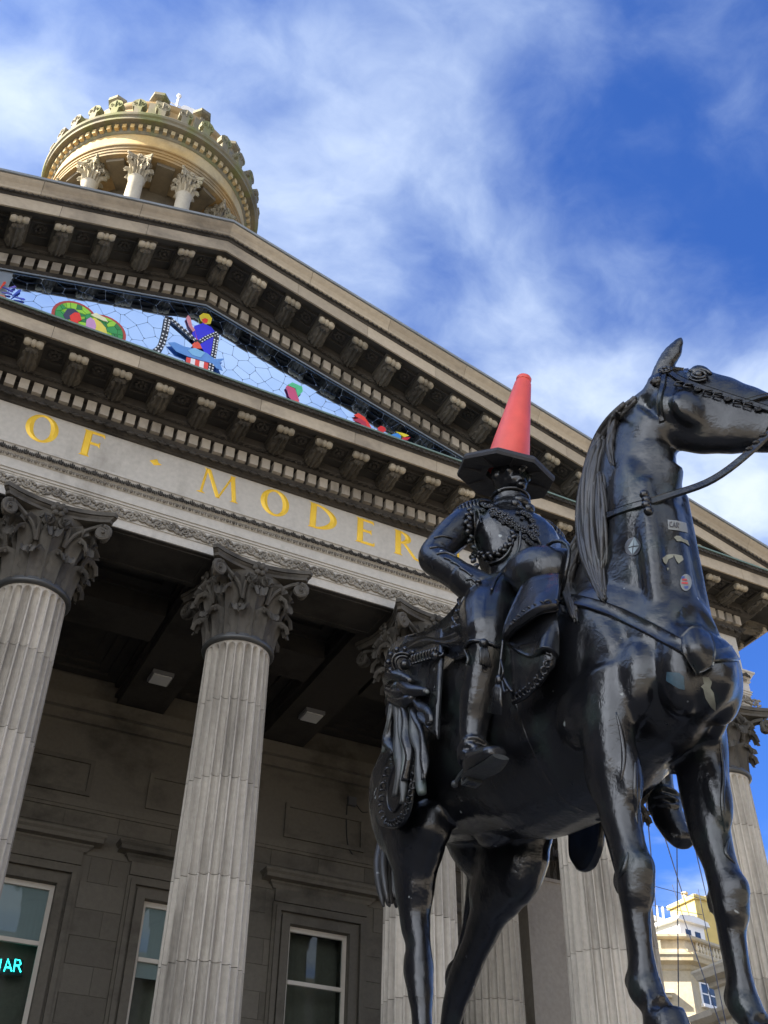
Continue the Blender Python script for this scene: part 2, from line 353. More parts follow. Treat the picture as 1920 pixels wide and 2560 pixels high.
def spiral(mb,c,ax,up,r0,r1,turns,rad,a0,n=26,taper=.55,k=6):
    ax=Vector(ax).normalized(); up=Vector(up).normalized(); P=[];Rr=[]
    for i in range(n):
        t=i/(n-1); a=a0+turns*2*math.pi*t; r=r0+(r1-r0)*t**.8
        P.append(Vector(c)+ax*r*math.cos(a)+up*r*math.sin(a)); Rr.append(rad*(1-(1-taper)*t))
    mb.tube(P,Rr,k); return P
def make_capital(H,rn,a,detail=1):
    """H height, rn neck radius, a half width of the abacus at its corners"""
    s=H/1.2; mb=MB()
    mb.lathe([(rn*.93,0),(rn*.95,.35*s),(rn*1.0,.62*s),(rn*1.12,.85*s),(rn*1.32,.99*s),(rn*1.34,1.04*s)],24)
    nu,nv=(9,12) if detail else (5,8)
    for k in range(8): leaf(mb,.40*s,.34*s*rn/.466,.125*s,.09*s,rn*1.02,(k+.5)*math.pi/4,.0,nu,nv,.02*s)
    for k in range(8): leaf(mb,.72*s,.32*s*rn/.466,.155*s,.11*s,rn*1.0,k*math.pi/4,.0,nu,nv,.02*s,bell=.09*s)
    for k in range(8):
        for d in (-1,1):
            if detail: leaf(mb,.30*s,.17*s,.12*s,.08*s,rn*1.08,(k+.5)*math.pi/4+d*.22,.60*s,5,8,.018*s,bell=.07*s)
    up=(0,0,1)
    for k in range(4):
        M=Matrix.Rotation(k*math.pi/2,4,'Z'); m2=MB()
        for d in (-1,1):
            # corner volute: band rising from the bell to the corner, ending in a two turn scroll seen from the face
            c=Vector((d*(a-.155*s),-(a-.10*s)-.0,.86*s))
            cx=Vector((d,-.35,0)).normalized()
            st=[Vector((d*rn*.42,-rn*1.1,.58*s)),Vector((d*rn*.62,-rn*1.22,.78*s)),Vector((d*(a-.30*s),-(a-.22*s),.965*s))]
            m2.tube(catmull(st+[c+cx*(-.02)+Vector((0,0,.115*s))],14),[.022*s+.02*s*i/13 for i in range(14)],6)
            spiral(m2,c,(cx.x,cx.y,0),up,.125*s,.012*s,-2.1,.034*s,math.pi/2,24)
            m2.tube([c+Vector((0,.03*s,0)),c+Vector((0,-.012*s,0))],[.105*s,.10*s],12)
            m2.ball((c.x,c.y-.03*s,c.z),.026*s,8,6)
            # inner helix
            c2=Vector((d*.115*s,-rn*1.36,.87*s))
            spiral(m2,c2,(d,0,0),up,.10*s,.012*s,1.9,.024*s,0.0,22)
            m2.tube([c2+Vector((0,.05*s,0)),c2+Vector((0,0.0,0))],[.085*s,.085*s],10)
            m2.tube([(d*rn*.40,-rn*1.12,.56*s),(d*rn*.42,-rn*1.2,.70*s),(c2.x+d*.09*s,c2.y,c2.z-.05*s)],[.03*s,.03*s,.024*s],6)
        # fleuron on the abacus
        f=Vector((0,-a*.80,1.09*s))
        for j in range(6):
            aa=j*math.pi/3; m2.ball((f.x+.075*s*math.cos(aa),f.y,f.z+.075*s*math.sin(aa)),(.05*s,.04*s,.05*s),6,5)
        m2.ball((f.x,f.y-.04*s,f.z),.04*s,8,6)
        mb.add(m2.v,m2.f,M)
    # abacus: four hollowed sides, cut corners, two mouldings
    def outline(k,dep):
        P=[]
        for q in range(4):
            A=math.pi/2*q; cs,sn=math.cos(A),math.sin(A)
            for i in range(11):
                t=-1+2*i/10; x=t*(k-.05*s); y=-(k)+dep*(1-t*t)
                P.append((x*cs-y*sn,x*sn+y*cs))
        return P
    for z0,z1,k0,k1 in ((1.04,1.08,.94,.95),(1.08,1.115,.95,.99),(1.115,1.135,.96,.96),(1.135,1.2,1.0,1.0)):
        A=outline(a*k0,.17*s); B=outline(a*k1,.17*s); n=len(A)
        V=[(x,y,z0*s) for x,y in A]+[(x,y,z1*s) for x,y in B]
        mb.add(V,[tuple(range(n))[::-1],tuple(range(n,2*n))]+[(i,(i+1)%n,n+(i+1)%n,n+i) for i in range(n)])
    return mb
def catmull(P,n):
    P=[Vector(q) for q in P]; m=len(P)-1; out=[]
    for i in range(n):
        t=i/(n-1)*m; k=min(int(t),m-1); u=t-k
        p0=P[max(k-1,0)];p1=P[k];p2=P[k+1];p3=P[min(k+2,m)]
        out.append(.5*((2*p1)+(p2-p0)*u+(2*p0-5*p1+4*p2-p3)*u*u+(3*p1-p0-3*p2+p3)*u**3))
    return out
mbc=make_capital(9.40-ZN,RN,.79)
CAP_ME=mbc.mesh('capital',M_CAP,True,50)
mb=MB(); prof=[]
for i in range(9):
    a=-math.pi/2+math.pi*i/8; prof.append((RN+.02+.045*math.cos(a),-.045+.045*math.sin(a)))
mb.lathe(prof,48); mb.lathe([(RN+.012,0),(RN+.02,.03),(RN-.02,.03)],48)
RING_ME=mb.mesh('neck_ring',simple('dark_neck_ring',(.05,.05,.048),.35,bump=.1),True)
def column(x,y):
    c=place('column',BASE_ME,museum,Matrix.Translation((x,y,0)))
    for i,d in enumerate(drums): place('drum',d,c,Matrix.Translation((x,y,0))@Matrix.Rotation(0.0,4,'Z'))
    place('neck_ring',RING_ME,c,Matrix.Translation((x,y,ZN)))
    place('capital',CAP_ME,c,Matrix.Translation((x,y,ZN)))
for x in COLX: column(x,YC)
for x in (-10.5,-7.5,7.5,10.5): column(x,YC+3)
# ---- entablature (mitred round the portico)
PATH=[(-XE,6.6),(-XE,0),(XE,0),(XE,6.6)]
def ent(name,prof,mat,smooth=False,kind=None):
    mb=MB(); sweep(mb,prof,PATH); return part(mb,name,mat,smooth,35 if smooth else None,kind)
ent('architrave',[(-.94,9.40),(0,9.40),(0,9.545),(.018,9.55),(.018,9.748),(.03,9.755),(.03,9.78),(.05,9.785),(.05,9.80),(.04,9.803),(.04,9.825),(.062,9.83),(.062,9.845),(.035,9.848),(.035,10.02),(.05,10.025),(.07,10.05),(.05,10.075),(.06,10.08),(.12,10.19),(.14,10.20),(.14,10.235),(-.3,10.235),(-.3,10.05),(-.94,10.05)],M_FRIEZE)
ent('frieze',[(-.3,10.2355),(0,10.2355),(0,11.028),(-.3,11.028)],M_FRIEZE)
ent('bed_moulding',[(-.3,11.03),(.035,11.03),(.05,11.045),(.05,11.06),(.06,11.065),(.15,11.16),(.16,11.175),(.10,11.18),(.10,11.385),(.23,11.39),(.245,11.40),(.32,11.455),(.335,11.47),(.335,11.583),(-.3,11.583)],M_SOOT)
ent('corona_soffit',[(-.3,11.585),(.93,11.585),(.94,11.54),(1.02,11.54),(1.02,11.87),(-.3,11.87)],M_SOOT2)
# corona fascia as single stones along the front, and along the right return
def along_front(name,prof,mat,x0,x1,n,jit=.12,smooth=False):
    xs=[x0]+[x0+(x1-x0)*(i+RNG.uniform(-jit,jit))/n for i in range(1,n)]+[x1]
    for i in range(n):
        mb=MB(); mb.prism([(-p,z) for p,z in prof],0,xs[i]+.003,xs[i+1]-.003); part(mb,name,mat)
along_front('corona_stone',[(1.021,11.542),(1.05,11.542),(1.05,11.775),(1.021,11.775)],M_TAN,-XE-1.05,XE+1.05,15)
for i in range(5):
    mb=MB(); mb.box((XE+1.021,-1.02+i*1.4,11.542),(XE+1.05,-1.02+i*1.4+1.394,11.775)); part(mb,'corona_stone',M_TAN)
ent('corona_crown',[(1.02,11.777),(1.055,11.777),(1.06,11.79),(1.11,11.85),(1.12,11.872),(.2,11.9),(.2,11.871),(1.02,11.871)],M_SOOT)
ent('cornice_flashing',[(.19,11.9005),(1.1205,11.874),(1.13,11.868),(1.145,11.868),(1.145,11.90),(.19,11.93)],M_COPPER)
for i in range(len(COLX)-1):
    a,b=COLX[i]+.60,COLX[i+1]-.60
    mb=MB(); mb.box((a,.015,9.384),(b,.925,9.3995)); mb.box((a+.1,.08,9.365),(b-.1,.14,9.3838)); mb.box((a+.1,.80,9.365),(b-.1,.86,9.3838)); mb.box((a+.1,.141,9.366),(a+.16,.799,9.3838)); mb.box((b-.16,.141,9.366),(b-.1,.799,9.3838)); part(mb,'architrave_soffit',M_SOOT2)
# ---- carved running ornament, joined (stuff)
def egg_unit(w_,h_):
    m=MB(); m.ball((0,-.0,0),(w_*.27,.045,h_*.46),8,6)
    P=[(w_*.42*math.cos(a),-.012,h_*.52*math.sin(a)) for a in np.linspace(math.pi*1.12*-1+math.pi*.06,math.pi*.06*-1+0,9)]
    m.tube([(w_*.43*math.sin(t),-.015,-h_*.5*math.cos(t)+.0) for t in np.linspace(-2.3,2.3,10)],.018,5)
    m.tube([(w_*.5,-.01,h_*.4),(w_*.5,-.03,-h_*.45)],[.012,.02],5)
    return m
def leaf_unit(w_,h_):
    m=MB(); 
    for i in range(5):
        t=-2+i; m.ball((t*w_*.17,-.012-.01*(2-abs(t)),h_*(-.05+.06*(2-abs(t)))),(w_*.075,.022,h_*(.42-.07*abs(t))),6,5,)
    m.ball((w_*.5,-.01,-.02*h_),(w_*.07,.02,h_*.45),6,5)
    m.ball((0,-.03,-h_*.42),(w_*.2,.02,h_*.12),6,5)
    return m
def bead_unit(w_):
    m=MB(); m.ball((-w_*.2,0,0),(w_*.26,.028,.028),6,5); m.ball((w_*.25,0,0),(w_*.08,.026,.026),6,5); return m
def scroll_unit(w_,h_):
    m=MB()
    for q,(cx,sg) in enumerate(((-w_*.25,1),(w_*.25,-1))):
        spiral(m,(cx,-.02,sg*h_*.04),(1,0,0),(0,0,sg),h_*.40,h_*.06,1.6,.020,math.pi,20,.6,5)
        m.ball((cx,-.03,sg*h_*.04),(.022,.02,.022),6,5)
        for j in range(4):
            a=.5+j*.75; m.ball((cx+h_*.52*math.cos(a)*1.15,-.018,sg*h_*.42*math.sin(a)),(.030,.018,.022),6,5)
        m.ball((cx+w_*.22,-.02,-sg*h_*.28),(.05,.02,.022),6,5); m.ball((cx+w_*.18,-.02,sg*h_*.30),(.035,.02,.02),6,5)
    m.tube([(x,-.018,-h_*.38*math.cos(2*math.pi*x/w_)*1.0) for x in np.linspace(-w_/2,w_/2,13)],.016,5)
    return m
def run(unit,x0,x1,pitch,y,z,shear=0.0,lean=0.0,right=False):
    V0=np.array(unit.v); out=MB(); xs=np.arange(x0+pitch/2,x1,pitch)
    c,s=math.cos(lean),math.sin(lean); Q=V0.copy(); Q[:,1]=V0[:,1]*c-V0[:,2]*s; Q[:,2]=V0[:,1]*s+V0[:,2]*c
    for x in xs:
        W=Q+[x,y,z]
        if shear: W[:,2]-=shear*(np.abs(W[:,0]))
        out.addnp(W,unit.f)
    return out
def run_side(unit,y0,y1,pitch,x,z,lean=0.0):
    o=run(unit,y0,y1,pitch,0,z,0,lean); V=np.array(o.v); W=np.stack([x-V[:,1],V[:,0],V[:,2]],1); p=MB(); p.addnp(W,o.f); return p
def join(*ms):
    o=MB()
    for m in ms: o.add(m.v,m.f)
    return o
LX=-4.2   # the carving is cut in full only where the front can be seen or nearly seen
part(join(run(scroll_unit(.42,.19),LX,XE,.42,-.018,9.648),run_side(scroll_unit(.42,.19),0,4,.42,XE+.018,9.648)),'scroll_carving',M_BAND,True,kind='stuff')
part(join(run(leaf_unit(.165,.13),LX,XE,.165,-.095,10.135,lean=-.35),run_side(leaf_unit(.165,.13),0,4,.165,XE+.095,10.135,-.35)),'leaf_moulding',M_SOOT,True,kind='stuff')
part(run(bead_unit(.10),LX,XE,.10,-.07,10.05),'bead_moulding',M_BAND,True,kind='stuff')
part(join(run(egg_unit(.167,.13),LX,XE,.167,-.105,11.105,lean=-.6),run_side(egg_unit(.167,.13),0,4,.167,XE+.105,11.105,-.6)),'egg_moulding',M_SOOT,True,kind='stuff')
part(run(leaf_unit(.10,.075),LX,XE,.10,-.285,11.425,lean=-.6),'small_leaf_moulding',M_SOOT,True,kind='stuff')
part(run(leaf_unit(.09,.07),LX,XE+1,.09,-1.09,11.82,lean=-.45),'crown_carving',M_SOOT,True,kind='stuff')
# ---- dentils
def sheared(mb,sl):
    V=np.array(mb.v); V[:,2]-=sl*V[:,0]; o=MB(); o.addnp(V,mb.f); return o
dm=MB(); dm.box((-.069,-.12,0),(.069,0,.19)); dm.box((-.069,0,.06),(.069,.02,.19))
DENT=dm.mesh('dentil',M_DENT); DENT_R=sheared(dm,SLOPE).mesh('dentil',M_DENT); DENT_L=sheared(dm,-SLOPE).mesh('dentil',M_DENT)
x=11.06
while x>-3.8:
    place('dentil',DENT,museum,Matrix.Translation((x,-.10,11.185))); x-=.2015
for i in range(1,8): place('dentil',DENT,museum,Matrix.Translation((XE+.10,.02+i*.2015,11.185))@Matrix.Rotation(math.pi/2,4,'Z'))
k=0
for i in range(-21,48):
    x=.10+.2015*i; place('dentil',DENT_R if x>0 else DENT_L,museum,Matrix.Translation((x,-.10,11.185+RISE-SLOPE*abs(x))))
# ---- modillions
def make_modillion():
    m=MB(); W=.12
    m.cur=0
    prof=[(0,0),(0,-.07),(.03,-.115),(.09,-.13),(.17,-.12),(.25,-.10),(.34,-.08),(.43,-.085),(.50,-.105),(.545,-.105),(.57,-.08),(.56,-.035),(.53,0)]
    m.prism([(-p,z) for p,z in prof],0,-W,W)
    m.box((-.155,-.60,.0),(.155,0,.032))
    # front roll: spool of three barrels
    m.cur=1
    for cx,wd in ((-.088,.05),(0,.035),(.088,.05)):
        pts=[(cx+wd*t,-.535,-.062) for t in (-1,-.6,0,.6,1)]
        m.tube(pts,[.045,.058,.064,.058,.045],10)
    m.tube([(-.13,-.535,-.062),(.13,-.535,-.062)],.045,10)
    # rear volute eyes on the flanks
    m.cur=0
    for sx in (-1,1):
        spiral(m,(sx*.122,-.075,-.07),(0,1,0),(0,0,1),.055,.012,1.5,.014,0,16,.6,5)
        spiral(m,(sx*.122,-.535,-.062),(0,1,0),(0,0,1),.05,.01,1.3,.011,0,12,.6,5)
    # leaf below
    nv=11; nu=7; V=[]
    for side in (0,1):
        for j in range(nv):
            t=j/(nv-1); p_=.02+.47*t; z=-.135+.045*t**1.3-.02*math.sin(math.pi*t)
            if t>.8: q=(t-.8)/.2; z-=.05*math.sin(q*math.pi*.9); 
            wd=.10*(.75+.25*math.sin(t*3.1))*(1+.18*math.sin(t*20))
            for i in range(nu):
                u=-1+2*i/(nu-1); rz=-.018*math.cos(u*math.pi*2.5)-.028*(1-abs(u))
                V.append((u*wd,-p_,z+rz+(.03 if side else 0)))
    F=[];n=nu*nv
    for side in (0,1):
        for j in range(nv-1):
            for i in range(nu-1): F.append(tuple(a+n*side for a in (j*nu+i,j*nu+i+1,(j+1)*nu+i+1,(j+1)*nu+i)))
    for j in range(nv-1):
        for i in (0,nu-1): F.append((j*nu+i,(j+1)*nu+i,n+(j+1)*nu+i,n+j*nu+i))
    for i in range(nu-1):
        for j in (0,nv-1): F.append((j*nu+i,j*nu+i+1,n+j*nu+i+1,n+j*nu+i))
    m.add(V,F); 
    m.ball((0,-.44,-.125),(.10,.05,.035),10,6)
    return m
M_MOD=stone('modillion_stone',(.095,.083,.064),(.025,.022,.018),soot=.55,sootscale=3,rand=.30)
M_ROLL=stone('pale_scroll_stone',(.36,.31,.225),(.09,.075,.055),soot=.4,sootscale=4,rand=.25)
mm=make_modillion()
def sh2(mb,sl):
    o=MB(); V=np.array(mb.v); V[:,2]-=sl*V[:,0]; o.v=list(map(tuple,V)); o.f=mb.f; o.mi=mb.mi; return o
MOD=mm.mesh('modillion',[M_MOD,M_ROLL],True,42); MOD_R=sh2(mm,SLOPE).mesh('modillion',[M_MOD,M_ROLL],True,42); MOD_L=sh2(mm,-SLOPE).mesh('modillion',[M_MOD,M_ROLL],True,42)
def make_rosette():
    m=MB()
    a,b=.135,.165
    for s_ in (-1,1): m.box((s_*b if s_<0 else a,-b,-.035),(-a if s_<0 else b,b,0)); m.box((-a,s_*b if s_<0 else a,-.035),(a,-a if s_<0 else b,0))
    for j in range(8):
        A=j*math.pi/4; m.ball((.075*math.cos(A),.075*math.sin(A),-.012),(.036,.036,.022),6,5)
    m.ball((0,0,-.02),(.035,.035,.03),8,6); return m
rm=make_rosette()
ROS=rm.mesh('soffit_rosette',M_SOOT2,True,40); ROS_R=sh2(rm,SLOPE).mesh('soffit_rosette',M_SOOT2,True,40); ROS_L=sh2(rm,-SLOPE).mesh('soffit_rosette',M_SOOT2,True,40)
for i in range(-6,18):
    x=.13+.655*i
    place('modillion',MOD,museum,Matrix.Translation((x,-.335,11.55)))
    place('soffit_rosette',ROS,museum,Matrix.Translation((x+.3275,-.68,11.584)))
for i in range(3):
    place('modillion',MOD,museum,Matrix.Translation((XE+.335,.15+i*.655,11.55))@Matrix.Rotation(math.pi/2,4,'Z'))
for i in range(-7,16):
    x=.03+.655*i; sg=1 if x>-.2 else -1
    place('modillion',MOD_R if x>.1 else (MOD if abs(x)<.1 else MOD_L),museum,Matrix.Translation((x,-.335,11.55+RISE-SLOPE*abs(x))))
    x+=.3275; place('soffit_rosette',ROS_R if x>0 else ROS_L,museum,Matrix.Translation((x,-.68,11.584+RISE-SLOPE*abs(x))))
# ---- raking cornice, both slopes
def rake(name,prof,mat,x1=12.3,smooth=False):
    for sg in (-1,1):
        mb=MB(); V=[];n=len(prof)
        for xx in (0.0,sg*x1):
            for p,z in prof: V.append((xx,-p,z+RISE-SLOPE*abs(xx)))
        mb.add(V,[tuple(range(n))[::-1],tuple(range(n,2*n))]+[(i,(i+1)%n,n+(i+1)%n,n+i) for i in range(n)])
        part(mb,name,mat)
rake('raking_bed_moulding',[(-.2,11.03),(.035,11.03),(.05,11.045),(.05,11.06),(.06,11.065),(.15,11.16),(.16,11.175),(.10,11.18),(.10,11.385),(.23,11.39),(.245,11.40),(.32,11.455),(.335,11.47),(.335,11.583),(-.2,11.583)],M_SOOT,9.6)
rake('raking_corona_soffit',[(-.2,11.585),(.93,11.585),(.94,11.54),(1.02,11.54),(1.02,12.1),(-.2,12.15)],M_SOOT2,11.6)
def rake_stones(name,prof,mat,x1,n,off=0.):
    L_=x1/n
    for sg in (-1,1):
        for i in range(n):
            a=i*L_+(.003 if i else 0); b=(i+1)*L_-.003; mb=MB(); V=[];m=len(prof)
            for xx in (sg*a,sg*b):
                for p,z in prof: V.append((xx,-p,z+RISE-SLOPE*abs(xx)))
            mb.add(V,[tuple(range(m))[::-1],tuple(range(m,2*m))]+[(k,(k+1)%m,m+(k+1)%m,m+k) for k in range(m)])
            part(mb,name,mat)
rake_stones('raking_corona_stone',[(1.021,11.542),(1.05,11.542),(1.05,11.80),(1.021,11.80)],M_TAN,12.2,9)
rake('raking_crown_carving',[(1.0,11.802),(1.055,11.802),(1.065,11.81),(1.10,11.87),(1.09,11.885),(1.0,11.885)],M_SOOT)
rake_stones('raking_gutter_stone',[(1.0,11.888),(1.10,11.888),(1.115,11.90),(1.12,11.94),(1.15,12.0),(1.19,12.05),(1.215,12.09),(1.215,12.115),(1.0,12.12)],M_TAN,12.3,8)
rake('raking_lead_flashing',[(.6,12.20),(.6,12.125),(1.22,12.118),(1.245,12.118),(1.25,12.16),(1.18,12.19),(.9,12.21)],M_LEAD,12.45)
def runr(unit,x0,x1,pitch,y,z,lean): 
    return join(run(unit,0.02,x1,pitch,y,z+RISE,SLOPE,lean),run(unit,x0,-.02,pitch,y,z+RISE,SLOPE,lean))
part(runr(egg_unit(.167,.13),-4.4,9.2,.167,-.105,11.105,-.6),'raking_egg_moulding',M_SOOT,True,kind='stuff')
part(runr(leaf_unit(.10,.075),-4.4,9.6,.10,-.285,11.425,-.6),'raking_leaf_moulding',M_SOOT,True,kind='stuff')
part(runr(leaf_unit(.09,.06),-4.4,12,.09,-1.085,11.845,-.45),'raking_crown_leaves',M_SOOT,True,kind='stuff')
# roof behind the pediment
mb=MB(); mb.prism([(-11.9,11.92),(11.9,11.92),(0,15.3)],1,.25,9.0); part(mb,'portico_roof',M_LEAD)
# ---- tympanum with mosaic of mirror panes
mb=MB(); mb.prism([(-10.2,11.6),(10.2,11.6),(10.2,11.75),(0,14.62),(-10.2,11.75)],1,.03,.24); part(mb,'tympanum_wall',M_SOOT2)
YM=-.17
mosaic=MB(); mosaic.prism([(-8.7,11.935),(8.7,11.935),(0,14.38)],1,YM,.028); mosaic=part(mosaic,'mirror_mosaic',M_CAME)
def clip(poly,nx,ny,d):
    out=[]
    for i in range(len(poly)):
        a=poly[i];b=poly[(i+1)%len(poly)]; da=a[0]*nx+a[1]*ny-d; db=b[0]*nx+b[1]*ny-d
        if da<=0: out.append(a)
        if (da<0<db) or (db<0<da): t=da/(da-db); out.append((a[0]+(b[0]-a[0])*t,a[1]+(b[1]-a[1])*t))
    return out
def inset(poly,g):
    o=list(poly); n=len(poly)
    A=sum(poly[i][0]*poly[(i+1)%n][1]-poly[(i+1)%n][0]*poly[i][1] for i in range(n))
    sg=1 if A>0 else -1; res=list(poly)
    for i in range(n):
        a=poly[i];b=poly[(i+1)%n]; ex,ez=b[0]-a[0],b[1]-a[1]; l=math.hypot(ex,ez)
        if l<1e-6: continue
        nx,ny=ez/l*sg,-ex/l*sg; res=clip(res,nx,ny,a[0]*nx+a[1]*ny-g)
        if len(res)<3: return []
    return res
def area(p): return abs(sum(p[i][0]*p[(i+1)%len(p)][1]-p[(i+1)%len(p)][0]*p[i][1] for i in range(len(p))))/2
seeds=[]
cs=.265
for j in range(0,12):
    for i in range(-12,31):
        seeds.append(((i+.5*(j%2))*cs*1.12+RNG.uniform(-.12,.12),11.95+j*cs*.86+RNG.uniform(-.10,.10)))
tri=[(-3.1,11.94),(8.6,11.94),(0,14.37),(-3.1,14.37-.28*3.1)]
for s0 in seeds:
    poly=tri
    for s1 in seeds:
        if s1 is s0: continue
        dx,dz=s1[0]-s0[0],s1[1]-s0[1]
        if dx*dx+dz*dz>1.3: continue
        poly=clip(poly,dx,dz,(s1[0]**2+s1[1]**2-s0[0]**2-s0[1]**2)/2)
        if len(poly)<3: break
    if len(poly)<3: continue
    poly=inset(poly,.0032)
    if len(poly)<3 or area(poly)<.004: continue
    # gently rounded outline, each pane tilted a hair on its own
    P=[]
    for i in range(len(poly)):
        a=poly[i-1];b=poly[i];c=poly[(i+1)%len(poly)]
        for f_ in (.22,.08): P.append((b[0]+(a[0]-b[0])*f_,b[1]+(a[1]-b[1])*f_))
        for f_ in (.08,.22): P.append((b[0]+(c[0]-b[0])*f_,b[1]+(c[1]-b[1])*f_))
    tx,tz=RNG.normal(0,.0035,2)
    mb=MB(); V=[(x,YM-.012+tx*(x-s0[0])+tz*(z-s0[1]),z) for x,z in P]+[(x,YM-.0005,z) for x,z in P]; n=len(P)
    mb.add(V,[tuple(range(n)),tuple(range(n,2*n))[::-1]]+[(i,(i+1)%n,n+(i+1)%n,n+i) for i in range(n)])
    part(mb,'mirror_pane',M_MIRROR,parent=mosaic)
# rail in front of the mirror
for sg in (-1,1):
    mb=MB(); mb.tube([(0,-.205,14.38),(sg*8.7,-.205,14.38-SLOPE*8.7)],.014,8); part(mb,'mirror_rail',M_CAME)
# coloured glass inlays (plain shapes of the same size and colours)
def flat(name,poly,col,y=-.03,th=.012,parent=None,m=None):
    mb=MB(); mb.prism(poly,1,y+YM,y+th+YM); return part(mb,name,m or gl(col),parent=mosaic)
_gl={}
def gl(col):
    if col not in _gl: _gl[col]=simple('coloured_glass',col,.2,0,.5,vary=.15,vscale=9)
    return _gl[col]
def at(px,py,y=-.22):
    d=fw+rt*((px-960)/2674.95)-up*((py-1280)/2674.95); t=(y-CAMLOC.y)/d.y; P=CAMLOC+d*t; return (P.x,P.z)
# medallion of two overlapping discs
def disc(cx,cz,r,n=28,a0=0,a1=2*math.pi): return [(cx+r*math.cos(a0+(a1-a0)*k/n),cz+r*math.sin(a0+(a1-a0)*k/n)) for k in range(n)]
LOWZ=11.945
def above(poly,z=LOWZ): return clip(poly,0,-1,-z)
D1=at(188,792); D2=at(260,826)
R1=.315
for q,(cx,cz) in enumerate((D1,D2)):
    flat('medallion_border',above(disc(cx,cz,R1+.05)),(.42,.05,.03),-.024-.002*q)
    flat('medallion_ground',above(disc(cx,cz,R1)),(.02,.16,.03),-.034-.002*q)
    GR=[(.02,.19,.04),(.03,.28,.06),(.22,.50,.02),(.05,.36,.05),(.30,.62,.03)]
    pts=[(cx+r_*math.cos(t),cz+r_*math.sin(t)) for r_,t in zip(R1*np.sqrt(RNG.uniform(.05,1,26)),RNG.uniform(0,6.28,26))]
    for s0 in pts:
        poly=disc(cx,cz,R1-.006,20)
        for s1 in pts:
            if s1!=s0: dx,dz=s1[0]-s0[0],s1[1]-s0[1]; poly=clip(poly,dx,dz,(s1[0]**2+s1[1]**2-s0[0]**2-s0[1]**2)/2)
            if len(poly)<3: break
        poly=inset(above(poly),.004) if len(poly)>2 else []
        if len(poly)>2 and area(poly)>.002: flat('glass_tessera',poly,GR[int(RNG.integers(5))],-.044-.002*q,.01)
def blob(pix,col,y=-.056,th=.012,name='glass_inlay'): 
    P=above([at(*p) for p in pix])
    if len(P)>2: flat(name,P,col,y,th)
blob([(158,787),(168,773),(185,772),(196,781),(190,792),(176,797),(164,800)],(.03,.03,.07))
blob([(174,790),(186,782),(198,783),(201,792),(204,800),(194,806),(200,815),(185,814),(170,812),(176,800)],(.75,.03,.01),-.060)
blob([(224,800),(236,795),(252,806),(264,820),(268,835),(262,848),(240,842),(228,834),(240,820)],(.72,.60,.08))
blob([(216,800),(226,794),(236,802),(240,815),(236,832),(222,832),(214,818)],(.55,.28,.50),-.060)
blob([(226,788),(240,783),(262,795),(270,806),(256,802),(238,794)],(.75,.74,.45),-.060)
# black and white ribbon
def ribbon(pix,wd):
    P=[at(*p) for p in pix]; P=[Vector((a,0,b)) for a,b in P]; C_=catmull(P,len(P)*6)
    Lf=[];Rt=[]
    for i,c in enumerate(C_):
        t=(C_[min(i+1,len(C_)-1)]-C_[max(i-1,0)]).normalized(); n_=Vector((-t.z,0,t.x)); Lf.append(c+n_*wd/2); Rt.append(c-n_*wd/2)
    mb=MB(); n=len(C_); V=[(p.x,YM-.062,p.z) for p in Lf+Rt]+[(p.x,YM-.05,p.z) for p in Lf+Rt]; F=[]
    for i in range(n-1): F+=[(i,i+1,n+i+1,n+i),(2*n+i,3*n+i,3*n+i+1,2*n+i+1),(i,2*n+i,2*n+i+1,i+1),(n+i,n+i+1,3*n+i+1,3*n+i)]
    F+=[(0,n,3*n,2*n),(n-1,3*n-1,4*n-1,2*n-1)]
    mb.add(V,F); part(mb,'ribbon_band',gl((.012,.012,.016)),parent=mosaic)
    mb=MB(); d=0; last=0
    for i in range(1,n-1):
        d+=(C_[i]-C_[i-1]).length
        if d-last>.055:
            last=d; t=(C_[i+1]-C_[i-1]).normalized(); n_=Vector((-t.z,0,t.x))
            for k in (-.29,.29):
                c=C_[i]+n_*wd*k
                q=[c+t*.016+n_*wd*.13,c-t*.016+n_*wd*.13,c-t*.016-n_*wd*.13,c+t*.016-n_*wd*.13]
                mb.prism([(p.x,p.z) for p in q],1,YM-.066,YM-.0605)
    part(mb,'ribbon_square',gl((.72,.75,.78)),parent=mosaic,kind='stuff')
ribbon([(378,888),(400,868),(412,836),(420,792)],.105)
ribbon([(424,795),(455,822),(492,855)],.075)
ribbon([(496,857),(520,843),(545,833)],.075)
ribbon([(542,834),(535,880),(524,936)],.095)
blob([(480,835),(486,815),(508,808),(528,818),(543,838),(538,865),(530,888),(512,884),(500,862),(488,850)],(.02,.015,.62))
blob([(465,795),(470,788),(476,795),(480,815),(488,826),(482,830),(472,815)],(.62,.22,.25),-.058)
blob([(498,790),(508,783),(522,786),(530,797),(526,810),(512,811),(502,802)],(.62,.50,.04),-.058); blob([(504,800),(512,796),(520,800),(517,808),(508,809)],(.70,.05,.03),-.064)
blob([(487,828),(492,850),(480,862),(484,872),(505,872),(492,846)],(.75,.08,.03),-.059)
for k in range(5): blob([(466+11*k,893+3*k),(477+11*k,896+3*k),(474+11*k,922+3*k),(463+11*k,918+3*k)],(.70,.05,.03) if k%2==0 else (.80,.76,.76),-.058)
blob([(420,858),(436,857),(460,868),(490,874),(516,884),(536,899),(560,898),(548,908),(556,928),(540,922),(530,910),(500,902),(470,893),(440,880)],(.10,.26,.60),-.068)
blob([(468,878),(486,872),(512,884),(500,896),(480,890)],(.20,.45,.70),-.074)
for i,(a,b) in enumerate((((549,838),(547,928)),((547,928),(550,926)))): pass
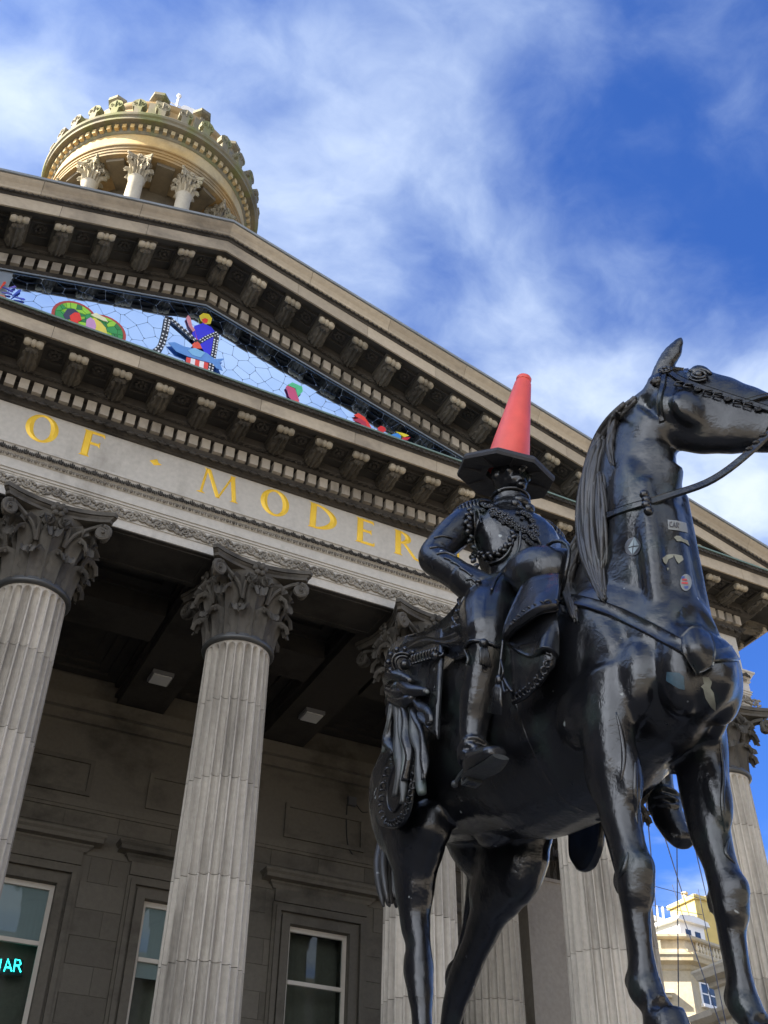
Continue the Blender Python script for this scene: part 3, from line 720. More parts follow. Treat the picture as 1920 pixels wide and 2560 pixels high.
# profile head with green cap, and the group near the corner
blob([(714,968),(722,960),(734,964),(742,985),(748,1002),(730,1003),(722,990),(718,976)],(.55,.06,.16))
blob([(718,964),(730,957),(755,968),(756,980),(744,992),(738,972)],(.08,.50,.22),-.064)
blob([(708,1003),(722,1000),(728,1010),(712,1010)],(.05,.05,.5),-.064); blob([(728,1010),(740,1000),(752,1010),(764,1024),(745,1022)],(.75,.10,.05),-.064); blob([(738,1008),(748,1010),(754,1022),(744,1020)],(.80,.62,.05),-.07)
blob([(884,1038),(896,1033),(912,1044),(922,1058),(928,1070),(914,1066),(904,1050)],(.75,.04,.02)); blob([(881,1050),(898,1046),(914,1056),(918,1072),(900,1074),(902,1060)],(.42,.02,.05),-.060)
blob([(920,1068),(940,1074),(962,1086),(958,1095),(936,1092)],(.8,.8,.8)); blob([(944,1070),(952,1065),(962,1070),(964,1078),(954,1084),(946,1078)],(.62,.02,.02),-.062)
blob([(956,1092),(972,1084),(990,1096),(996,1108),(975,1102)],(.03,.30,.12)); blob([(976,1088),(992,1083),(1002,1090),(1000,1104)],(.05,.25,.65),-.06); blob([(988,1080),(1008,1084),(1022,1090),(1010,1094)],(.8,.66,.05),-.064); blob([(992,1106),(1008,1094),(1026,1094),(1018,1100),(1006,1102),(1016,1110),(1004,1114)],(.6,.03,.05),-.06)
for (x0,y0,x1,y1,c) in ((0,722,12,706,(.6,.05,.02)),(6,716,30,728,(.05,.05,.35)),(22,720,38,716,(.15,.12,.45)),(30,740,50,726,(.04,.08,.45)),(36,742,60,748,(.05,.07,.5)),(4,730,26,734,(.1,.1,.4))):
    a=at(x0,y0); b=at(x1,y1); dx,dz=b[0]-a[0],b[1]-a[1]; l=math.hypot(dx,dz); nx,nz=-dz/l*.02,dx/l*.02
    flat('glass_inlay',above([(a[0]-nx*.3,a[1]-nz*.3),(b[0]-nx,b[1]-nz),(b[0]+dx*.15,b[1]+dz*.15),(b[0]+nx,b[1]+nz),(a[0]+nx*.3,a[1]+nz*.3)]),c,-.05)
blob([(0,750),(-10,735),(8,738),(22,750),(38,764),(10,756)],(.50,.16,.09))
# ---- gilded letters, each a V-cut stroke letter in seriffed capitals
def stroke(mb,poly,dep=.014,y=-.002):
    """polygon with a ridge down its middle: bevelled gilded stroke"""
    ins=inset(poly,.016)
    n=len(poly); V=[(x,y,z) for x,z in poly]
    if len(ins)==n:
        V+=[(x,y-dep,z) for x,z in ins]; F=[(i,(i+1)%n,n+(i+1)%n,n+i) for i in range(n)]+[tuple(range(n,2*n))]
    else:
        c=(sum(p[0] for p in poly)/n,sum(p[1] for p in poly)/n); V.append((c[0],y-dep,c[1])); F=[(i,(i+1)%n,n) for i in range(n)]
    F.append(tuple(range(n))[::-1]); mb.add(V,F)
def ringstroke(mb,cx,cz,rx,rz,wmax,wmin,a0=0,a1=2*math.pi,n=36,dep=.014,tilt=.15):
    V=[];F=[];full=abs(a1-a0)>6.2; m=n if full else n+1
    for k in range(m):
        a=a0+(a1-a0)*k/n; wd=wmin+(wmax-wmin)*abs(math.cos(a-tilt))**1.3
        for f_,d in ((1,0),(0,dep),(-1,0)):
            V.append((cx+(rx-wd/2+f_*wd/2)*math.cos(a),-.002-d,cz+(rz-wd/2+f_*wd/2)*math.sin(a)))
    for k in range(n):
        k2=(k+1)%m
        F+= [(k*3,k2*3,k2*3+1,k*3+1),(k*3+1,k2*3+1,k2*3+2,k*3+2),(k*3+2,k2*3+2,k2*3,k*3)]
    if not full: F+=[(0,1,2),((m-1)*3,(m-1)*3+2,(m-1)*3+1)]
    mb.add(V,F)
HB,HT=10.49,10.99; SW=.110; TH=.054; SE=.03
def stem(mb,x,w=SW,z0=HB,z1=HT,se=SE,top=True,bot=True):
    p=[(x-w/2,z0+.03),(x-w/2-se,z0),(x+w/2+se,z0),(x+w/2,z0+.03)] if bot else [(x-w/2,z0),(x+w/2,z0)]
    p+=[(x+w/2,z1-.03),(x+w/2+se,z1),(x-w/2-se,z1),(x-w/2,z1-.03)] if top else [(x+w/2,z1),(x-w/2,z1)]
    # stem with ridge
    stroke(mb,[(x-w/2,z0),(x+w/2,z0),(x+w/2,z1),(x-w/2,z1)])
    if bot: stroke(mb,[(x-w/2-se,z0-.002),(x+w/2+se,z0-.002),(x+w/2,z0+.028),(x-w/2,z0+.028)],.008,-.004)
    if top: stroke(mb,[(x-w/2-se,z1+.002),(x-w/2,z1-.028),(x+w/2,z1-.028),(x+w/2+se,z1+.002)],.008,-.004)
def arm(mb,x0,x1,z,w=TH,serif=.045,d=1):
    stroke(mb,[(x0,z-w/2),(x1,z-w/2),(x1,z+w/2),(x0,z+w/2)],.012,-.003)
    stroke(mb,[(x1-.035,z),(x1,z-serif*(1 if d<=0 else .3)),(x1+.02,z-serif*(1.3 if d<=0 else .3)),(x1+.012,z+serif*(1.3 if d>=0 else .3)),(x1,z+serif*(1 if d>=0 else .3))],.010,-.004)
def slant(mb,xa,za,xb,zb,w): stroke(mb,[(xb-w/2,zb),(xb+w/2,zb),(xa+w/2,za),(xa-w/2,za)])
def letter(ch,x0,x1):
    mb=MB(); W_=x1-x0
    if ch=='O': ringstroke(mb,(x0+x1)/2,(HB+HT)/2,W_/2+.0,(HT-HB)/2+.015,SW*1.05,.042)
    elif ch=='F': stem(mb,x0+.07); arm(mb,x0+.09,x1-.03,HT-.02,d=-1); arm(mb,x0+.09,x1-.08,HB+.27,d=0)
    elif ch=='E': stem(mb,x0+.07); arm(mb,x0+.09,x1-.04,HT-.02,d=-1); arm(mb,x0+.09,x1-.08,HB+.265,d=0); arm(mb,x0+.09,x1-.02,HB+.02,d=1)
    elif ch=='D': stem(mb,x0+.07); ringstroke(mb,x0+.10,(HB+HT)/2,W_-.10,(HT-HB)/2,SW*1.1,.035,-math.pi/2,math.pi/2,22,tilt=0)
    elif ch=='M': 
        slant(mb,x0+.10,HT,x0+.045,HB,.04); slant(mb,x0+.12,HT,x0+W_/2,HB-.01,.075); slant(mb,x1-.13,HT,x0+W_/2,HB-.01,.035); slant(mb,x1-.13,HT,x1-.06,HB,.075)
        for cx in (x0+.045,x1-.06): stroke(mb,[(cx-.075,HB-.002),(cx+.075,HB-.002),(cx+.035,HB+.026),(cx-.035,HB+.026)],.008,-.004)
        for cx in (x0+.10,x1-.12): stroke(mb,[(cx-.06,HT+.002),(cx-.02,HT-.026),(cx+.02,HT-.026),(cx+.05,HT+.002)],.008,-.004)
    elif ch=='R': 
        stem(mb,x0+.07); ringstroke(mb,x0+.10,HT-.128,W_*.62-.06,.13,SW,.035,-math.pi/2,math.pi/2,16,tilt=0); slant(mb,x0+.19,HT-.245,x1-.045,HB,.075); stroke(mb,[(x1-.085,HB-.002),(x1+.03,HB-.03),(x1-.01,HB+.03)],.008,-.004)
    elif ch=='N': stem(mb,x0+.05,.04); slant(mb,x0+.06,HT,x1-.06,HB-.01,.08); stem(mb,x1-.05,.04,bot=False)
    elif ch=='.': stroke(mb,[(x0-.03,10.785),(x0+.05,10.72),(x0+.17,10.77),(x0+.11,10.80),(x0+.08,10.86)],.012)
    o=part(mb,'gilded_letter',M_GOLD)
    return o
for ch,a,b in (('O',-2.25,-1.775),('F',-1.42,-1.09),('.',-.36,-.2),('M',.42,1.07),('O',1.43,1.92),('D',2.27,2.76),('E',3.11,3.45),('R',3.81,4.25),('N',4.60,5.08)): letter(ch,a,b)
# ---- portico ceiling: beams and coffers
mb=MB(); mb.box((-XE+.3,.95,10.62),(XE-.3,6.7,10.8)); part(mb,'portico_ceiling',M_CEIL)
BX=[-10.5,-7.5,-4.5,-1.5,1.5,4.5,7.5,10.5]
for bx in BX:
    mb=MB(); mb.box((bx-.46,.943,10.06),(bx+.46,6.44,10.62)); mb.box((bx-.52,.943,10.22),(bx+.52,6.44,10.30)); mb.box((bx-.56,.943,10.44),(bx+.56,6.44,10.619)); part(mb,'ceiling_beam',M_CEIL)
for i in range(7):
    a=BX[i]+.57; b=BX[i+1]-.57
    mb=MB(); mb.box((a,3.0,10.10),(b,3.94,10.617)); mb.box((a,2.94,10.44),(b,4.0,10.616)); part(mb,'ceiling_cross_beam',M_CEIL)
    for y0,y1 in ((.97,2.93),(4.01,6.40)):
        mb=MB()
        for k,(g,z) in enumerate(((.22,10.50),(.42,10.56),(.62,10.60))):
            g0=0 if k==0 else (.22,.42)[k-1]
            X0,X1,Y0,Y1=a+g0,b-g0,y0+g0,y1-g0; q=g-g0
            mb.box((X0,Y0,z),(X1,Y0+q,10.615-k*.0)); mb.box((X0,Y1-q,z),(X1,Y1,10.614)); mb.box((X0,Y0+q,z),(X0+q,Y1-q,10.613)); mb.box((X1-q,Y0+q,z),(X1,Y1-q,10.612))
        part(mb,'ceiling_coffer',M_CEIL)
M_LAMP=simple('lamp_diffuser',(.62,.62,.60),.4)
M_LAMPB=simple('lamp_housing',(.18,.18,.18),.5)
for i,(lx,ly) in enumerate(((1.46,4.92),(4.53,4.92))):
    t=thing('ceiling_light',('square white ceiling light on the portico beam left of the central column','square white ceiling light on the portico beam right of the central column, behind the rider')[i],'ceiling light',(lx,ly,10.06),'square lights on the portico ceiling')
    mb=MB(); mb.box((lx-.20,ly-.2,9.985),(lx+.20,ly+.2,10.058)); mb.build('lamp_housing',M_LAMPB,t)
    mb=MB(); mb.prism([(lx-.17,ly-.17),(lx+.17,ly-.17),(lx+.17,ly+.17),(lx-.17,ly+.17)],2,9.955,9.984); mb.build('lamp_diffuser',M_LAMP,t)
# ---- portico back wall with windows
YW=6.5; WX=[-8.4,-5.6,-2.8,0,2.8,5.6,8.4]; WZ0,WZ1=2.4,6.52; WH=.62
mb=MB()
xs=[-11.0]
for wx in WX: xs+= [wx-WH,wx+WH]
xs+=[11.0]
for i in range(0,len(xs),2): mb.box((xs[i],YW,-1.0),(xs[i+1],YW+.5,10.62))
for wx in WX: mb.box((wx-WH,YW,WZ1),(wx+WH,YW+.5,10.62)); mb.box((wx-WH,YW,-1.0),(wx+WH,YW+.5,WZ0))
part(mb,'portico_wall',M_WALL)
BLK=MB(); BLK.box((-.5,0,-.5),(.5,1,.5)); BLK=BLK.mesh('ashlar_block',M_WALL)
zc=2.5; row=0
while zc<7.8:
    hh=.46; bx=-2.0+(.5 if row%2 else 0)
    while bx<9.9:
        bw=1.0; x0,x1=bx,min(bx+bw,9.9); segs=[(x0,x1)]
        for wx in WX:
            ns=[]
            lo,hi=(wx-.98,wx+.98) if zc+hh<7.0 else (wx-1.12,wx+1.12)
            if zc+hh>7.42 and zc>7.0: lo=hi=0
            for a,b in segs:
                if hi<=a or lo>=b or lo==hi: ns.append((a,b))
                else:
                    if lo>a: ns.append((a,lo))
                    if hi<b: ns.append((hi,b))
            segs=ns
        for a,b in segs:
            if b-a>.06: place('ashlar_block',BLK,museum,Matrix.Translation(((a+b)/2,YW-.016-RNG.uniform(0,.004),zc+hh/2))@Matrix.Diagonal((b-a-.008,.0155,hh-.008,1)))
        bx+=bw
    zc+=hh; row+=1
part((lambda m:(m.box((-11,YW-.07,7.92),(9.9,YW-.001,8.06)),m.box((-11,YW-.05,7.86),(9.9,YW-.001,7.92)),m.box((-11,YW-.10,9.55),(9.9,YW-.001,9.75)),m.box((-11,YW-.22,9.75),(9.9,YW-.001,10.02)),m)[-1])(MB()),'string_course',M_WALL)
for wx in WX:
    m=MB(); z0,z1=8.16,8.86; a=.87
    for x0,x1,y0,y1 in ((-a,a,z1-.08,z1),(-a,a,z0,z0+.08),(-a,-a+.08,z0+.08,z1-.08),(a-.08,a,z0+.08,z1-.08)): m.box((wx+x0,YW-.05,y0),(wx+x1,YW-.001,y1))
    part(m,'wall_panel_frame',M_WALL)
# window glass: thin clear sheet with a mirror-like surface
mg,t_,b_,o_=newmat('window_glass'); t_.nodes.remove(b_)
tr=t_.nodes.new('ShaderNodeBsdfTransparent'); tr.inputs[0].default_value=(.75,.80,.80,1); gs=t_.nodes.new('ShaderNodeBsdfGlossy'); gs.inputs['Roughness'].default_value=.015
fr=t_.nodes.new('ShaderNodeFresnel'); fr.inputs[0].default_value=1.5; mxs=t_.nodes.new('ShaderNodeMixShader')
t_.links.new(fr.outputs[0],mxs.inputs[0]); t_.links.new(tr.outputs[0],mxs.inputs[1]); t_.links.new(gs.outputs[0],mxs.inputs[2]); t_.links.new(mxs.outputs[0],o_.inputs[0]); M_GLASS=mg
M_SASH=simple('painted_sash',(.72,.66,.56),.5,vary=.1); M_ROOM=simple('dark_room',(.035,.03,.028),.9); M_BLIND=simple('window_blind',(.74,.77,.76),.8,vary=.06)
for k,wx in enumerate(WX):
    wdw=MB()
    # stone surround
    for (p,dx) in ((.05,.36),(.09,.30),(.06,.16)):
        wdw.box((wx-WH-dx,YW-p,WZ0-.001*dx),(wx-WH-dx+(.09 if dx>.2 else .16),YW-.001,WZ1+dx)); wdw.box((wx+WH+dx-(.09 if dx>.2 else .16),YW-p,WZ0-.001*dx),(wx+WH+dx,YW-.001,WZ1+dx))
        wdw.box((wx-WH-dx+.09,YW-p+.002,WZ1+dx-(.09 if dx>.2 else .16)),(wx+WH+dx-.09,YW-.001,WZ1+dx))
    wdw.box((wx-WH-.34,YW-.07,WZ1+.37),(wx+WH+.34,YW-.001,WZ1+.60))
    o=part(wdw,'window',M_WALL)
    h=MB(); z=WZ1+.60
    sweep(h,[(-.02,z),(.02,z),(.06,z+.06),(.10,z+.09),(.10,z+.12),(.24,z+.13),(.24,z+.20),(.28,z+.24),(.29,z+.28),(-.02,z+.30)],[(wx-1.0,YW+.0),(wx-1.0,YW-.05),(wx+1.0,YW-.05),(wx+1.0,YW)]); part(h,'window_hood',M_WALL,parent=o)
    f=MB(); y0,y1=YW+.10,YW+.16
    for a,b,c,d in ((-WH,-WH+.075,WZ0,WZ1),(WH-.075,WH,WZ0,WZ1)): f.box((wx+a,y0,c),(wx+b,y1,d))
    f.box((wx-WH+.075,y0,WZ1-.09),(wx+WH-.075,y1,WZ1)); f.box((wx-WH+.075,y0,WZ0),(wx+WH-.075,y1,WZ0+.1))
    zr=5.53; f.box((wx-WH+.075,y0-.02,zr-.035),(wx+WH-.075,y1,zr+.035))
    part(f,'window_frame',M_SASH,parent=o)
    g=MB(); g.box((wx-WH+.076,YW+.145,zr+.036),(wx+WH-.076,YW+.151,WZ1-.091)); part(g,'window_pane',M_GLASS,parent=o)
    g=MB(); g.box((wx-WH+.076,YW+.125,WZ0+.101),(wx+WH-.076,YW+.131,zr-.036)); part(g,'window_pane',M_GLASS,parent=o)
    r=MB(); r.box((wx-1.2,YW+.501,WZ0-.6),(wx+1.2,YW+3.0,WZ0-.5)); r.box((wx-1.2,YW+.501,WZ1+.4),(wx+1.2,YW+3,WZ1+.5)); r.box((wx-1.3,YW+.501,WZ0-.6),(wx-1.2,YW+3,WZ1+.5)); r.box((wx+1.2,YW+.501,WZ0-.6),(wx+1.3,YW+3,WZ1+.5)); r.box((wx-1.3,YW+3,WZ0-.6),(wx+1.3,YW+3.1,WZ1+.5))
    part(r,'room',M_ROOM,parent=o)
    if k in (2,3,4) and True: 
        g=MB(); zb={2:5.6,3:5.56,4:5.25}[k]; g.box((wx-WH+.03,YW+.17,zb),(wx+WH-.03,YW+.178,WZ1-.02)); part(g,'window_blind',M_BLIND,parent=o)
# anta piers at the ends of the wall
AC=MB(); AC.box((-.50,-.50,0),(.50,.50,.98))
for k in range(3):
    for j,(h_,o_) in enumerate(((.40,.0),(.72,.165))):
        for face in range(2):
            lm_=MB(); leaf(lm_,h_,.30,.16,.09,.36,0,0,7,10,.02); 
            x_=-.33+.33*k+(o_ if j else 0)
            if abs(x_)>.45: continue
            Mx=Matrix.Rotation(-math.pi/2*face,4,'Z')@Matrix.Translation((x_,-.16,0)); AC.add(lm_.v,lm_.f,Mx)
AC.box((-.60,-.60,1.0),(.60,.60,1.06)); AC.box((-.64,-.64,1.06),(.64,.64,1.2))
for sx in (-1,1):
    for sy in (-1,1):
        spiral(AC,(sx*.47,sy*.56,.84),(sx,0,0),(0,0,1),.12,.012,-2.0,.034,math.pi/2,20); spiral(AC,(sx*.56,sy*.47,.84),(0,sy,0),(0,0,1),.12,.012,-2.0,.034,math.pi/2,20)
ACM=AC.mesh('anta_capital',M_CAP,True,45)
for sx in (-1,1):
    mb=MB(); mb.box((sx*10.5-.52,5.95,-1.0),(sx*10.5+.52,7.1,8.17)); mb.box((sx*10.5-.55,5.92,8.12),(sx*10.5+.55,7.1,8.19))
    a=part(mb,'anta_pier',M_STONE); place('anta_capital',ACM,a,Matrix.Translation((sx*10.5,6.47,8.2)))
# main block behind, and the attic under the tower
mb=MB(); mb.box((-11.05,7.02,-1.6),(11.05,9.0,10.6)); mb.box((-11.05,9.0,-1.6),(11.05,40,11.4)); part(mb,'main_block',M_STONE)
mb=MB(); mb.box((-5,8.2,11.4),(5,17,20)); part(mb,'tower_base',M_STONE)
# cables and switch box on the wall
M_CABLE=simple('black_cable',(.015,.015,.015),.6)
mb=MB()
wz=lambda px,py,y=YW-.03:Vector((at(px,py,y)[0],y,at(px,py,y)[1]))
mb.tube(catmull([wz(868,2010),wz(866,2060),wz(872,2120),wz(900,2150),wz(940,2158)],20),.012,6); mb.tube(catmull([wz(890,2010),wz(905,2030),wz(920,2030)],8),.010,6); part(mb,'wall_cable',M_CABLE)
b0=wz(878,2005); mb=MB(); mb.box((b0.x-.09,YW-.10,b0.z-.09),(b0.x+.09,YW-.02,b0.z+.09)); part(mb,'junction_box',simple('grey_box',(.10,.10,.10),.5))
# neon sign inside the first window: letters I A R
neon=thing('neon_sign','turquoise neon lettering reading IAR on a dark board behind the leftmost window','neon sign',(0.1,YW+.3,4.9))
M_NEON=simple('neon_tube',(.02,.3,.28),.4,emit=(.03,.78,.72),es=1.6); M_NB=simple('neon_board',(.01,.015,.016),.3)
yN=YW+.22
def np_(px,py): return wz(px,py,yN)
c0=np_(-40,2392);c1=np_(60,2400);c2=np_(56,2440);c3=np_(-44,2432)
mb=MB(); V=[c0,c1,c2,c3]; V=[(v.x,yN+.02,v.z) for v in V]+[(v.x,yN+.05,v.z) for v in V]; mb.add(V,[(0,1,2,3),(7,6,5,4),(0,1,5,4),(1,2,6,5),(2,3,7,6),(3,0,4,7)]); mb.build('neon_board',M_NB,neon)
for gl_ in ([[(-3,2428),(3,2398)]],[[(10,2428),(20,2397),(29,2428)],[(13,2418),(27,2419)]],[[(34,2429),(39,2398),(50,2401),(52,2410),(46,2414),(37,2413)],[(45,2414),(52,2430)]]):
    mb=MB()
    for ln in gl_: mb.tube([np_(*p) for p in ln],.011,6)
    mb.build('neon_letter',M_NEON,neon)
# ---- round tower (rotunda) rising behind the pediment
TY=12.2
def ring(name,prof,mat,n=96,smooth=True,parent=None):
    mb=MB(); mb.lathe(prof,n,Matrix.Translation((0,TY,0)),cap=False); return part(mb,name,mat,smooth,28,parent=parent)
ring('tower_drum',[(2.1,18),(2.1,30.95),(2.1,31)],M_DRUM)
ring('tower_podium',[(3.55,18),(3.55,25.6),(3.7,25.7),(3.7,26.0),(2.0,26.0)],M_DOME)
ent_=ring('tower_architrave',[(2.1,30.955),(3.25,30.955),(3.36,30.955),(3.36,31.07),(3.39,31.075),(3.39,31.19),(3.42,31.195),(3.42,31.30),(3.47,31.32),(3.48,31.37),(3.43,31.375),(3.43,31.42)],M_DOME)
ring('tower_frieze',[(3.43,31.37),(3.43,31.98),(3.46,32.0)],M_TFRZ)
ring('tower_cornice',[(3.44,31.98),(3.47,32.0),(3.50,32.05),(3.50,32.31),(3.56,32.33),(3.60,32.36),(3.74,32.365),(3.75,32.34),(3.80,32.34),(3.80,32.47),(3.86,32.52),(3.88,32.62),(3.86,32.66),(3.3,32.75),(2.9,32.76)],M_DOMEG)
dd=MB(); dd.box((-.065,-.13,0),(.065,0,.21)); TD=dd.mesh('tower_dentil',M_TFRZ)
for k in range(84):
    a=2*math.pi*k/84; place('tower_dentil',TD,museum,Matrix.Translation((0,TY,32.09))@Matrix.Rotation(a,4,'Z')@Matrix.Translation((0,-3.495,0)))
CAP2=make_capital(.95,.235,.42,0).mesh('tower_capital',M_TCAP,True,50)
mb=MB(); mb.lathe([(.30,26.0),(.31,26.1),(.27,26.2),(.275,27.5),(.24,29.9),(.26,29.93),(.28,29.97),(.26,30.0)],28); TC=mb.mesh('tower_column',M_DOMECOL,True,40)
for k in range(12):
    a=R(-18.5+30*k); M=Matrix.Translation((0,TY,0))@Matrix.Rotation(a,4,'Z')@Matrix.Translation((0,-3.05,0))
    c=place('tower_column',TC,museum,M); place('tower_capital',CAP2,c,M@Matrix.Translation((0,0,30.0)))
# doorway openings in the drum, lintels
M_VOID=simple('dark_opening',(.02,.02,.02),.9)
for k in range(12):
    a=R(-3.5+30*k); M=Matrix.Translation((0,TY,0))@Matrix.Rotation(a,4,'Z')
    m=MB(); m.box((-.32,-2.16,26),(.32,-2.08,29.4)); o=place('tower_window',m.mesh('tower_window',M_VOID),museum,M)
    m=MB(); m.box((-.45,-2.22,29.4),(.45,-2.05,29.6)); m.box((-.55,-2.30,29.598),(.55,-2.05,29.72)); place('tower_lintel',m.mesh('tower_lintel',M_DOME),museum,M)
    m=MB(); m.box((-.3,-3.2,30.80),(.3,-2.08,30.953)); place('tower_ceiling_beam',m.mesh('tower_ceiling_beam',M_DRUM),museum,M)
# antefixes
am=MB(); am.prism([(-.11,0),(.11,0),(.12,.10),(.13,.30),(.21,.34),(.24,.42),(.235,.55),(.15,.66),(.0,.74),(-.15,.66),(-.235,.55),(-.24,.42),(-.21,.34),(-.13,.30),(-.12,.10)],1,-.13,.10)
for s_ in (-1,1):
    spiral(am,(s_*.115,-.14,.48),(s_,0,0),(0,0,1),.085,.02,1.2,.018,-math.pi/2,14,.7,5)
am.tube([(0,-.14,.36),(0,-.15,.52),(0,-.13,.68)],[.02,.03,.02],6)
AM=am.mesh('antefix',M_DOMEG,True,35)
for k in range(30):
    place('antefix',AM,museum,Matrix.Translation((0,TY,32.68))@Matrix.Rotation(R(-12.2+12*k),4,'Z')@Matrix.Translation((0,-3.70,0))@Matrix.Diagonal((1.0,1.0,1.12,1)))
ring('tower_parapet',[(3.05,32.75),(3.05,33.0),(2.98,33.05),(2.98,34.35),(3.03,34.4),(3.08,34.5),(3.08,34.62),(2.7,34.7)],M_DOME)
bk=MB(); bk.box((-.28,-.14,0),(.28,.2,1.55))
bk.lathe([(.15,1.55),(.17,1.75),(.16,1.83),(.27,1.87),(.36,1.93),(.36,2.08),(.30,2.16),(.10,2.24)],6,Matrix.Translation((0,.03,0)))
BK=bk.mesh('parapet_block',M_DOMEG)
for k in range(12): place('parapet_block',BK,museum,Matrix.Translation((0,TY,32.9))@Matrix.Rotation(R(-17.5+30*k),4,'Z')@Matrix.Translation((0,-2.98,0)))
ring('tower_roof',[(2.75,34.6),(2.5,35.4),(1.9,36.2),(1.1,36.8),(.2,37.1),(.12,37.4)],M_LEAD,48)
M_WH=simple('pale_painted_metal',(.72,.68,.62),.45)
vx,vz=at(424,275,TY); 
mb=MB(); mb.tube([(0,TY,37.0),(0,TY,40.2)],.05,8); mb.ball((0,TY,40.3),.10,10,8); mb.tube([(-.85,TY,39.62),(.5,TY,39.62)],.025,6); mb.prism([(-.85,39.56),(-.62,39.62),(-.85,39.68),(-.98,39.62)],1,TY-.01,TY+.01); vane=part(mb,'weather_vane_pole',M_WH)
mb=MB(); mb.prism([(.16,39.38),(.45,39.36),(.78,39.34),(.96,39.05),(.95,39.35),(.90,39.45),(1.12,39.42),(.92,39.62),(.98,39.88),(.62,39.86),(.30,39.84),(.20,39.72)],1,TY-.015,TY+.015); part(mb,'weather_vane_flag',M_WH,parent=vane)
mb=MB(); mb.tube([(.12,TY,39.1),(.2,TY,39.35),(.16,TY,39.5)],.02,6); part(mb,'weather_vane_bracket',M_WH,parent=vane)
# ================================================================== NEIGHBOURS
M_CREAM=stone('cream_sandstone',(.48,.42,.31),(.33,.28,.19),soot=.36,rand=.08,warm=(.47,.37,.20))
M_PALE=stone('pale_cleaned_stone',(.55,.49,.37),(.4,.34,.24),soot=.25,rand=.05)
M_SLATE=simple('mossy_slate',(.17,.17,.13),.8,bump=.5,bscale=14,vary=.5,vscale=2.2)
M_YEL=simple('ochre_chimney_render',(.52,.40,.14),.8,vary=.25,vscale=2)
M_WPAINT=simple('white_paint',(.78,.77,.74),.5,vary=.05)
M_DGL=simple('dark_glass',(.03,.04,.05),.06,0,.8)
PA=[(20.6,17.15),(21.3,16.75),(22.9,15.86),(25.0,16.32),(30,17.4)]
cb=thing('corner_building','honey sandstone corner building with balustrade, mansard roof and ochre chimney beyond the portico','building',(24,20,GROUND))
def pp(mb,name,mat,parent,smooth=False): return mb.build(name,mat,parent,smooth,30 if smooth else None)
inner=[(30,26),(20.6,26)]
mb=MB(); mb.prism(PA+inner,2,GROUND,10.75); pp(mb,'wall',M_CREAM,cb)
def moul(name,prof,mat,path,parent): 
    mb=MB(); sweep(mb,prof,path); return pp(mb,name,mat,parent)
moul('cornice',[(.0,10.45),(.06,10.5),(.10,10.62),(.30,10.70),(.32,10.82),(.36,10.88),(.36,10.94),(-.3,10.96),(-.3,10.45)],M_CREAM,PA,cb)
moul('balustrade_plinth',[(-.05,10.961),(.10,10.961),(.10,11.12),(-.15,11.12),(-.15,10.961)],M_CREAM,PA,cb)
moul('balustrade_rail',[(-.14,11.48),(.10,11.48),(.14,11.52),(.14,11.60),(-.18,11.60),(-.18,11.48)],M_CREAM,PA,cb)
bl=MB(); bl.lathe([(.05,0),(.05,.04),(.035,.06),(.07,.14),(.045,.24),(.035,.30),(.05,.33),(.05,.36)],10); BLM=bl.mesh('baluster',M_PALE,True,50)
for (a,b,skip) in ((PA[1],PA[2],((.55,1.0),)),(PA[2],PA[3],((0,.22),)),(PA[3],PA[4],())):
    A=Vector(a);B=Vector(b);Ln=(B-A).length;n=int(Ln/.17)
    for i in range(n):
        t=(i+.5)/n
        if any(s<=t<=e for s,e in skip): continue
        q=A.lerp(B,t); place('baluster',BLM,cb,Matrix.Translation((q.x,q.y,11.12)))
mb=MB(); mb.prism([(22.25,16.32),(22.95,15.93),(23.5,16.05),(23.4,16.3),(22.95,16.2),(22.4,16.5)],2,11.121,11.479); pp(mb,'balustrade_pier',M_CREAM,cb)
# mansard, dormer, chimney
M0=[(20.9,17.5),(23.0,16.6),(30,18.0),(30,25),(20.9,25)]; M1=[(21.2,18.7),(23.2,17.9),(30,19.2),(30,25),(21.2,25)]
mb=MB(); n=5; mb.add([(x,y,10.9) for x,y in M0]+[(x,y,12.75) for x,y in M1],[tuple(range(n))[::-1],tuple(range(n,2*n))]+[(i,(i+1)%n,n+(i+1)%n,n+i) for i in range(n)]); pp(mb,'mansard_roof',M_SLATE,cb)
moul('roof_curb',[(.0,12.70),(.12,12.70),(.16,12.85),(.0,12.92)],M_WPAINT,[(21.15,18.75),(23.2,17.85),(30,19.1)],cb)
mb=MB(); mb.box((-.62,-.35,0),(.62,1.4,.85)); mb.prism([(-.80,.85),(.80,.85),(.72,1.0),(0,1.12),(-.72,1.0)],1,-.5,1.4)
DM=Matrix.Translation((23.75,16.75,11.4))@Matrix.Rotation(R(8),4,'Z')
o=mb.build('dormer',M_WPAINT,cb); o.matrix_basis=DM; WM[o.name]=DM
for dx in (-.22,.25):
    m=MB(); m.box((dx-.13,-.365,.22),(dx+.13,-.352,.62)); place('dormer_window',m.mesh('dormer_window',M_DGL),o,DM)
mb=MB(); mb.box((25.6,18.0,12.2),(28.0,19.4,13.9)); mb.box((25.52,17.92,13.9),(28.08,19.48,14.05)); ch=pp(mb,'chimney_stack',M_YEL,cb)
for k in range(5):
    m=MB(); m.lathe([(.12,14.05),(.10,14.3),(.13,14.32),(.13,14.38)],10,Matrix.Translation((25.8+.5*k,18.7,0))); pp(m,'chimney_pot',M_CREAM,ch,True)
